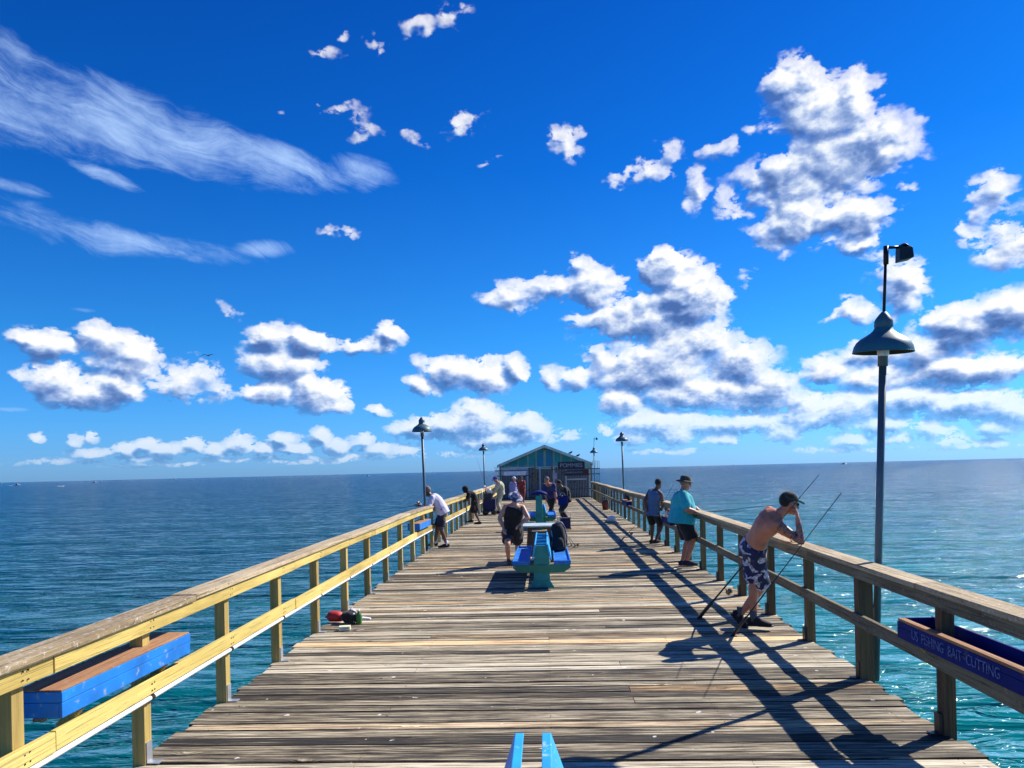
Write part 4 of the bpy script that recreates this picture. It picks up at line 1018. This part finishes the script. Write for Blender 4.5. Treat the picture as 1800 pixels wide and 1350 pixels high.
# shirtless man leaning on the right rail
eR = at(1399, 950, 8.45); 
hd = V((at(1399, 905, 8.35)))
m1, J1 = person('shirtless man with a tattooed arm and floral shorts leaning on the right railing',
    at(1327, 968, 8.80), at(1369, 903, 8.55), (.97, .05, -.16), [at(1392, 945, 8.62), at(1402, 911, 8.40)], [V((2.42, 8.86, 0)), V((2.30, 8.98, .07))], H=1.78, g=1.0, shoulder=.84,
    face=(.95, .30, 0), skn='tan', bottom='shorts', botmat=C['floral'], hat='cap', hatmat=C['camo'], glasses=True, hair='short', shoes=M_['blackc'], socks=M_['dark'],
    elbows=[V((.6, .6, -1)), V((.55, -.35, -1))], knees=[V((.6, 0, 0)), V((1, .1, 0))], curl=(.6, .85), vox=.007, ink=True, palms=[V((0, 0, -1)), V((-.6, .3, .3))],
    footdir=[(.85, -.4, 0), (.9, -.35, 0)], heel=[.0, .85], kneelen=1.02, bulge=.05, headfwd=.5)
# man in the aqua shirt
bx = at(1233, 905, 14.2)
m2, J2 = person('heavy man in a loose aqua shirt and dark brimmed hat at the right railing',
    at(1199, 925, 14.4), at(1200, 864, 14.4), (.93, .12, -.18), [at(1234, 902, 14.35), at(1230, 903, 14.15)], [at(1200, 994, 14.55), at(1207, 994, 14.3)], H=1.82, g=1.40, belly=.50,
    face=(.96, -.10, 0), skn='tan', top='shirt', topmat=C['aqua'], botmat=M_['blackc'], hat='bucket', hatmat=C['olive'], hair='short', hairmat=C['hairg'], glasses=True,
    shoes=C['dk'], vox=.009, curl=.8, elbows=[V((-.2, .4, -1)), V((-.1, -.5, -1))], hem=.16, kneelen=.95, bulge=.01, palms=[V((0, 0, 1)), V((0, .3, .9))])
# man in the blue vest
m3, J3 = person('man in a blue-grey sleeveless vest, hand on hip, at the right railing',
    at(1147, 905, 18.5), at(1154, 861, 18.4), (.75, .62, -.35), [at(1137, 897, 18.4), at(1164, 893, 18.5)], [at(1146, 955, 18.9), at(1153, 955, 18.5)], H=1.74, g=1.05,
    face=(.75, .65, 0), skn='brown', top='vest', topmat=C['steel'], botmat=M_['blackc'], hair='short', shoes=M_['blackc'], vox=.012,
    elbows=[V((-1, -.2, .1)), V((.2, -.6, -1))], kneelen=.9)
# man in the white shirt, left rail
m4, J4 = person('man in a pale long-sleeved shirt leaning over the left railing',
    at(776, 911, 19.0), at(757, 872, 19.0), (-.9, -.15, -.38), [at(737, 888, 18.75), at(740, 890, 19.2)], [at(785, 962, 18.9), at(764, 963, 19.25)], H=1.76, g=1.12, belly=.2,
    face=(-.98, -.1, 0), skn='brown', top='long', topmat=C['white'], botmat=C['dk'], hair='short', hairmat=C['hairg'], shoes=M_['blackc'], socks=C['white'], vox=.011, curl=.8,
    elbows=[V((.2, -.5, -1)), V((.2, .4, -1))], hem=.15, kneelen=.9, knees=[V((-1, -.2, 0)), V((-1, .2, 0))], bulge=.05, palms=[V((0, 0, -1)), V((0, 0, -1))], footdir=[(-.95, -.2, 0), (-.9, -.4, 0)])
# woman in black bent over the rail
m5, J5 = person('woman all in black with bushy hair bent over the left railing',
    at(835, 890, 27.2), at(822, 867, 27.2), (-.93, -.1, -.28), [at(810, 884, 27.0), at(811, 882, 27.5)], [at(843, 921, 27.0), at(829, 918, 27.5)], H=1.66, g=1.05,
    face=(-.98, -.15, 0), skn='brown', top='dress', topmat=M_['blackc'], bottom=None, hair='bushy', shoes=M_['blackc'], vox=.013, bulge=.08,
    elbows=[V((-.2, -.5, -1)), V((-.2, .4, -1))], hairlen=.1)
# woman walking toward the camera
m6, J6 = person('woman in black vest and floppy grey hat walking toward the camera',
    at(901, 926, 15.3), at(904, 886, 15.1), (.35, -.75, -.62), [at(914, 922, 14.95), at(885, 929, 15.0)], [at(911, 986, 15.9), at(894, 990, 15.2)], H=1.60, g=1.28, belly=.25,
    face=(.12, -1, 0), skn='fair', top='vest', topmat=M_['blackc'], botmat=C['dk'], hat='floppy', hatmat=C['greyhat'], hatmat2=C['greyhat'], glasses=True, shoes=M_['blackc'], vox=.010,
    elbows=[V((1, .2, 0)), V((-1, .3, 0))], knees=[V((0, -1, 0)), V((0, -1, 0))], kneelen=.7, curl=.7, hair='short', hairmat=C['hairg'], hem=.15)
# khaki man with blue cap
m7, J7 = person('man in a khaki shirt and blue cap stooping over the loaded fishing cart',
    at(880, 872, 33.0), at(874, 848, 32.9), (-.85, -.35, -.5), [at(865, 870, 32.7), at(866, 872, 33.2)], [at(880, 903, 32.8), at(876, 902, 33.4)], H=1.80, g=1.15,
    face=(-.95, -.2, 0), skn='tan', top='long', topmat=C['khaki'], bottom='trousers', botmat=C['khaki'], hat='cap', hatmat=C['bluec'], hair='short', vox=.014, bulge=.10, elbows=[V((.1, -.5, -1)), V((.1, .4, -1))])
# person with pale cap at the left rail
m8, J8 = person('small figure in a white cap and black top crouching against the far left railing',
    at(857, 880, 36.0), at(854, 862, 35.9), (-.8, -.4, -.3), [at(850, 872, 35.8), at(851, 870, 36.2)], [at(856, 897, 35.9), at(859, 896, 36.3)], H=1.50, g=.95,
    face=(-.95, -.2, 0), skn='tan', top='shirt', topmat=M_['blackc'], bottom='trousers', botmat=C['dk'], hat='cap', hatmat=C['whitec'], vox=.016, bulge=.08, crouch=True)
# striped shirt
m9, J9 = person('man in a blue striped shirt and white cap standing before the gate on the left',
    at(903, 872, 36.0), at(902, 848, 36.0), (.85, .3, -.1), [at(908, 872, 35.8), at(897, 872, 36.1)], [at(905, 896, 36.2), at(901, 896, 36.0)], H=1.72, g=1.22, belly=.15,
    face=(.8, .5, 0), skn='tan', top='shirt', topmat=C['stripe'], botmat=M_['blackc'], hat='cap', hatmat=C['whitec'], vox=.014)
# red shirt
m10, J10 = person('thin person in a dark red shirt right in front of the gate',
    at(918, 861, 43.0), at(916, 845, 42.9), (.3, -.9, -.2), [at(924, 862, 42.7), at(912, 863, 42.8)], [at(920, 883, 43.0), at(916, 883, 43.0)], H=1.66, g=1.05,
    face=(.2, -1, 0), skn='brown', top='shirt', topmat=C['red'], bottom='trousers', botmat=C['red'], hair='short', vox=.016)
# grey-haired man
m11, J11 = person('grey-haired man in a dark navy shirt bending down behind the teal post',
    at(969, 880, 28.0), at(964, 851, 27.8), (-.75, -.55, -.4), [at(979, 893, 27.6), at(962, 888, 27.5)], [at(966, 916, 28.0), at(974, 916, 28.1)], H=1.82, g=1.15,
    face=(-.35, -.95, 0), skn='tan', top='shirt', topmat=C['navy'], bottom='trousers', botmat=M_['blackc'], hair='short', hairmat=C['hairg'], vox=.013, bulge=.06,
    elbows=[V((.6, .3, -.2)), V((-.9, .2, -.2))])
# woman in dark clothes
m12, J12 = person('person in dark clothes with bowed head holding a bright blue tote bag',
    at(996, 881, 25.0), at(987, 857, 24.9), (-.85, -.2, -.6), [at(984, 874, 24.7), at(988, 871, 24.7)], [at(999, 918, 25.0), at(994, 919, 25.2)], H=1.70, g=1.0,
    face=(-.9, -.35, 0), skn='brown', top='shirt', topmat=M_['blackc'], bottom='trousers', botmat=M_['blackc'], hair='short', vox=.013, bulge=.09)

# ------------------------------------------------------------------ fishing gear
def rod(a, b_, label, reel_at=.3, bend=0.0, side=(0, -1, 0), r0=.011, guides=5):
    a, b_ = V(a), V(b_); root = empty('fishing_rod', a, label, 'fishing rod', 'fishing rods at the railings'); d = b_-a; t = d.normalized(); L_ = d.length; side = V(side); side = (side-t*side.dot(t)).normalized()
    P_ = [d*(i/10) - side*bend*math.sin(math.pi*min(1, i/10))*0 + V((0, 0, -bend))*(i/10)**2 for i in range(11)]
    MB().tube(P_, [max(.0036, r0*.75*(1-i/11)) for i in range(11)], 8).build('blank', M_['blackm'], root, True)
    MB().cone(d*.0, t*min(.32, L_*.2), r0*1.35, r0*1.3, 10).build('handle', M_['black'], root, True)
    if reel_at:
        c = t*reel_at; m = MB(); m.cone(c, c+side*.05, .006, .006, 8, 0, False); ax = (t+side*.1).normalized()
        m.build('reel_foot', M_['blackm'], root)
        m = MB(); m.lathe([(.0, -.03), (.032, -.03), (.034, -.022), (.024, -.018), (.023, .012), (.034, .016), (.033, .024), (.0, .026)], c+side*.075, 20, 0, ax); m.build('reel_spool', M_['brass'], root, True)
        q = side.cross(t); m = MB(); m.tube([c+side*.075, c+side*.075+q*.06, c+side*.075+q*.065+t*.05], .005, 6); m.ell(c+side*.075+q*.065+t*.06, .010, .010, .016); m.build('reel_handle', M_['black'], root, True)
    m = MB()
    for i in range(guides):
        f = .38+.6*i/guides; c = V((0, 0, 0)) + d*f + V((0, 0, -bend))*f*f; r_ = .014*(1-.6*i/guides)
        m.tube([c+side*(r_+r_*math.cos(k*math.pi/4)) + t*r_*math.sin(k*math.pi/4)*.3 + side.cross(t)*r_*math.sin(k*math.pi/4) for k in range(9)], .0016, 5)
    m.build('line_guides', M_['blackm'], root)
    return root
rod(at(1228, 1087, hz(1228, 1087, 0).y), at(1440, 834, 8.05), 'black rod propped on the deck behind the shirtless man, passing his cap', .62, .0, (1, -.6, 0), .018)
rod(hz(1287, 1118, 0.0), at(1479, 866, 7.35), 'thin rod leaning on the rail in front of the shirtless man, crossing below his elbow', None, 0, (1, -.6, 0), .014)
q = J2['wr'][1].lerp(J2['wr'][0], .5)+V((.06, 0, .005))
rod(q-V((.38, .02, .03)), at(1372, 884, 13.6), 'rod held out over the water by the man in the aqua shirt', .30, .03, (0, 0, -1), .013, 6)
rod(J3['wr'][1]-V((.1, .1, .1)), at(1186, 846, 18.2), 'short upright rod in front of the man in the blue vest', None, 0, (1, 0, 0), .010)
q = J4['wr'][0]+V((-.04, 0, 0)); rod(q+V((.15, 0, .0)), at(694, 893, 18.3), 'rod held out by the man in the white shirt over the left railing', .14, .0, (0, 0, 1), .012, 4)
rod(hz(1090, 952, 0), at(1129, 911, 18.9), 'rod leaning against the right railing beside the man in the blue vest', .45, 0, (1, -.3, 0), .013, 3)
rod(at(860, 872, 33.5), at(838, 806, 33.2), 'long thin rod standing up beside the far left lamp pole', None, 0, (1, 0, 0), .014, 4)
for i, (xa, xb) in enumerate(((984, 1012), (987, 1005), (981, 999))):
    rod(hz(xb, 960-i*1.5, 0.0), at(xa, 924+i, 13.9), ['rod propped against the black backpack, outermost of three', 'rod propped against the black backpack, middle of three', 'rod propped against the black backpack, nearest the bench'][i], .3 if i == 0 else None, 0, (1, 0, 0), .012, 2)

# backpack on the bench
b_ = empty('backpack', at(981, 965, 13.85), 'black backpack with pale straps standing on the right seat of the middle bench', 'backpack'); b_.location.z = .42
m = MB(); m.loft([(0, 0, .01), (0, 0, .06), (0, .0, .25), (-.01, .0, .42), (-.01, 0, .50), (-.01, 0, .53)], [(.13, .11), (.155, .13), (.15, .135), (.13, .115), (.09, .08), (.03, .03)], (1, 0, 0), 20, 0, 2.8); m.build('pack', M_['blackc'], b_, True)
m = MB(); m.loft([(-.0, -.10, .06), (-.0, -.145, .10), (-.0, -.15, .22), (0, -.10, .27)], [(.09, .03), (.11, .045), (.10, .04), (.06, .02)], (1, 0, 0), 14, 0, 2.6); m.build('front_pocket', M_['blackc'], b_, True)
m = MB(); m.tube([(-.06, -.06, .50), (0, -.04, .555), (.08, -.02, .53), (.14, .0, .42), (.17, .0, .25), (.16, 0, .08)], .014, 8); m.build('strap', C['greyhat'], b_, True)
m = MB(); m.tube([(-.12, -.08, .40), (-.10, -.14, .25), (-.13, -.12, .08)], .010, 8); m.build('cord', C['greyhat'], b_, True)
# rolling cooler and tote
c_ = empty('cooler', hz(994, 931, 0), 'dark navy rolling cooler standing on the deck right of the benches', 'cooler')
MB().box(-.17, .17, -.13, .13, .03, .34).build('body', M_['navyc'], c_, False, .03)
MB().box(-.175, .175, -.135, .135, .345, .385).build('lid', M_['navyc'], c_, False, .012)
m = MB(); m.tube([(.16, .10, .30), (.18, .12, .56), (.0, .12, .57), (-.16, .12, .56), (-.16, .10, .30)], .008, 8); m.build('handle', M_['galv'], c_, True)
for s in (-1, 1): MB().cone((s*.16, .08, .035), (s*.19, .08, .035), .034, .034, 16, 0, False).build('wheel', M_['black'], c_, True)
t_ = empty('tote_bag', at(989, 877, 24.72), 'bright blue tote bag hanging from the bowed person\'s hands', 'bag')
m = MB(); m.hexa([(-.15, -.05, -.22), (.15, -.05, -.22), (.15, .05, -.22), (-.15, .05, -.22), (-.17, -.04, .12), (.17, -.04, .12), (.17, .04, .12), (-.17, .04, .12)]); m.build('sack', M_['blue_d'], t_, False, .012)
for s in (-1, 1): MB().tube([(-.09, s*.035, .11), (-.05, s*.02, .20), (.05, s*.02, .20), (.09, s*.035, .11)], .007, 6).build('handle', M_['white'], t_, True)
k_ = empty('bucket', hz(984, 921, 0), 'small white bucket beside the navy cooler', 'bucket')
MB().lathe([(.0, .0), (.08, 0), (.10, .24), (.106, .25), (.097, .25), (.08, .02), (.0, .02)], (0, 0, 0), 24).build('pail', M_['white'], k_, True, fixn=False)
MB().tube([(-.1, 0, .24), (-.06, 0, .32), (0, 0, .35), (.06, 0, .32), (.1, 0, .24)], .004, 6).build('bail', M_['blackm'], k_, True)
# fishing cart by the left rail
c_ = empty('fishing_cart', hz(862, 905, 0), 'loaded dark fishing cart parked against the far left railing', 'cart')
MB().box(-.30, .26, -.25, .25, .16, .72).build('navy_crate', M_['navyc'], c_, False, .03)
MB().box(-.26, .10, -.2, .2, .73, .95).build('tackle_box', M_['black'], c_, False, .02)
m = MB(); m.tube([(-.3, -.2, .2), (-.36, -.2, 1.15)], .012); m.tube([(-.36, -.2, 1.15), (-.36, .2, 1.15)], .012); m.tube([(-.36, .2, 1.15), (-.3, .2, .2)], .012); m.build('handle', M_['galv'], c_, True)
for x_ in (-.2, .18):
    for s in (-1, 1):
        wv = MB(); wv.cone((x_, s*.26, .13), (x_, s*.30, .13), .13, .13, 20, 0, False); wo_ = wv.build('wheel', M_['black'], c_, True)
MB().loft([(-.05, .05, .96), (.0, 0, 1.06), (.06, 0, 1.12)], [(.12, .1), (.14, .12), (.05, .04)], (1, 0, 0), 12).build('white_rag', M_['white'], c_, True)
# white basket on the right bait box, shopping bag on deck, red tub
b_ = empty('basket', at(1161, 900, 16.9), 'white wire basket with red packets on the blue bait box', 'basket'); b_.location.z = .758
b_.location.x = W(17)-.02; b_.location.y = 17.75
m = MB()
for z_ in (.01, .045, .08, .115):
    e_ = .10+z_*.25; m.tube([(-e_, -.17, z_), (e_, -.17, z_), (e_, .17, z_), (-e_, .17, z_), (-e_, -.17, z_)], .006, 6)
for i in range(9):
    y_ = -.17+.0425*i
    for s in (-1, 1): m.tube([(s*.10, y_, .005), (s*.13, y_, .12)], .004, 5)
m.box(-.098, .098, -.165, .165, .003, .012); m.build('basket_frame', M_['white'], b_, True)
MB().loft([(-.04, -.1, .06), (.0, -.02, .13), (.03, .08, .10)], [(.05, .04), (.07, .05), (.04, .03)], (1, 0, 0), 12).build('red_packet', M_['red'], b_, True)
MB().loft([(.03, .02, .05), (.0, .10, .14), (-.03, .14, .08)], [(.06, .04), (.07, .06), (.03, .03)], (1, 0, 0), 12).build('white_wrapping', M_['white'], b_, True)
b_ = empty('plastic_bag', hz(1075, 917, 0), 'crumpled white plastic bag lying on the deck near the right railing', 'bag')
m = MB(); m.loft([(-.17, 0, .05), (-.10, .02, .09), (.0, 0, .12), (.10, -.02, .09), (.18, 0, .04)], [(.02, .02), (.11, .075), (.13, .10), (.11, .08), (.02, .02)], (0, 1, 0), 18)
o = remeshed(m, 'bag', M_['white'], b_, .02, 0)
for v_ in o.data.vertices:
    nz_ = mnoise.noise(v_.co*14)*.02; v_.co += v_.co.normalized()*nz_; v_.co.z = max(.004, v_.co.z)
b_ = empty('tub', hz(1077, 896, 0), 'dark red tub standing on the deck against the right railing', 'tub'); b_.location.x = W(b_.location.y)-.26
MB().lathe([(0, 0), (.13, 0), (.16, .40), (.17, .42), (.15, .42), (.12, .02), (0, .02)], (0, 0, 0), 24).build('tub', M_['dred'], b_, True, fixn=False)
MB().lathe([(0, .43), (.165, .425), (.17, .44), (.05, .46), (0, .46)], (0, 0, 0), 24).build('lid', M_['black'], b_, True)
b_ = empty('gear_pile', (W(26.8)-.02, 27.0, .758), 'dark heap of gear on the far bait box on the right railing', 'gear')
m = MB(); m.loft([(0, -.35, .03), (.02, -.2, .10), (0, 0, .16), (-.02, .2, .10), (0, .38, .03)], [(.04, .03), (.11, .09), (.12, .13), (.11, .08), (.03, .02)], (1, 0, 0), 14)
remeshed(m, 'duffel', M_['blackc'], b_, .02, 1)
# gear on the left edge of the deck
b_ = empty('dry_bag', hz(590, 1094, 0), 'bright red dry bag lying by the left edge of the deck', 'bag')
m = MB(); m.loft([(-.11, 0, .075), (-.085, 0, .075), (-.04, .01, .08), (.03, .0, .078), (.09, 0, .07), (.10, 0, .07)], [(.03, .03), (.068, .066), (.076, .072), (.074, .07), (.06, .06), (.02, .02)], (0, 1, 0), 20); m.build('bag', M_['red'], b_, True)
m = MB(); m.loft([(-.117, 0, .075), (-.125, 0, .075)], [(.06, .012), (.055, .010)], (0, 1, 0), 12); m.build('roll_top', M_['red'], b_, True)
b_ = empty('gear_bag', hz(613, 1096, 0), 'black gear bag with white straps between the red bag and green bottle', 'bag'); 
m = MB(); m.loft([(-.10, .03, .06), (-.06, .03, .08), (.02, .02, .085), (.10, .0, .07), (.14, 0, .05)], [(.03, .03), (.09, .075), (.10, .08), (.09, .065), (.02, .02)], (0, 1, 0), 18, 0, 2.5)
remeshed(m, 'sack', M_['blackc'], b_, .010, 1)
m = MB(); m.loft([(.0, .05, .15), (.03, .03, .19), (.08, .02, .16)], [(.012, .004), (.016, .004), (.012, .004)], (0, 1, 0), 8); m.tube([(-.02, .05, .14), (.03, .06, .20), (.07, .04, .17), (.11, .0, .13)], .007, 6); m.tube([(.08, -.06, .03), (.085, -.06, .10), (.08, -.04, .14)], .012, 6)
m.build('white_strap', M_['white'], b_, True)
b_ = empty('bottle', hz(631, 1097, 0), 'green bottle standing beside the black gear bag', 'bottle')
MB().lathe([(0, 0), (.036, 0), (.038, .01), (.038, .11), (.030, .135), (.016, .15), (.015, .165)], (0, 0, 0), 20).build('bottle', M_['greenp'], b_, True)
MB().lathe([(.0, .185), (.017, .185), (.018, .166), (0, .165)], (0, 0, 0), 16).build('bottle_cap', M_['white'], b_, True)
b_ = empty('paper_packet', hz(643, 1089, 0), 'white paper packet lying right of the green bottle', 'packet')
MB().hexa([(-.06, -.035, .003), (.07, -.025, .003), (.07, .03, .003), (-.055, .035, .003), (-.05, -.03, .035), (.065, -.02, .02), (.06, .028, .02), (-.05, .03, .035)]).build('packet', M_['paper'], b_, False, .004)
b_ = empty('bait_carton', hz(606, 1108, 0), 'small pale yellow carton in front of the red bag', 'carton', rz=.15)
MB().box(-.07, .07, -.05, .05, .003, .055).build('carton', M_['card'], b_, False, .003)
MB().box(-.055, .055, -.0525, -.0505, .015, .045).build('label_panel', M_['white'], b_)
text_mesh('lettering', 'SHRIMP', .030, M_['black'], Matrix.Translation((0, -.054, .03)) @ Matrix.Rotation(rad(90), 4, 'X'), b_, .0006)
b_ = empty('line_tangle', hz(613, 1108, 0), 'tangle of pink fishing leader beside the pale carton', 'fishing line')
m = MB()
for i in range(4): m.tube([(-.06+.015*i, .07-.02*i, .03), (.0, .02, .02), (.06+.02*i, -.02-.01*i, .006), (.13+.02*i, -.03+.012*i, .006)], .0035, 5)
m.build('leader', paint('pink line', (.75, .50, .52), .5, 0), b_, True)
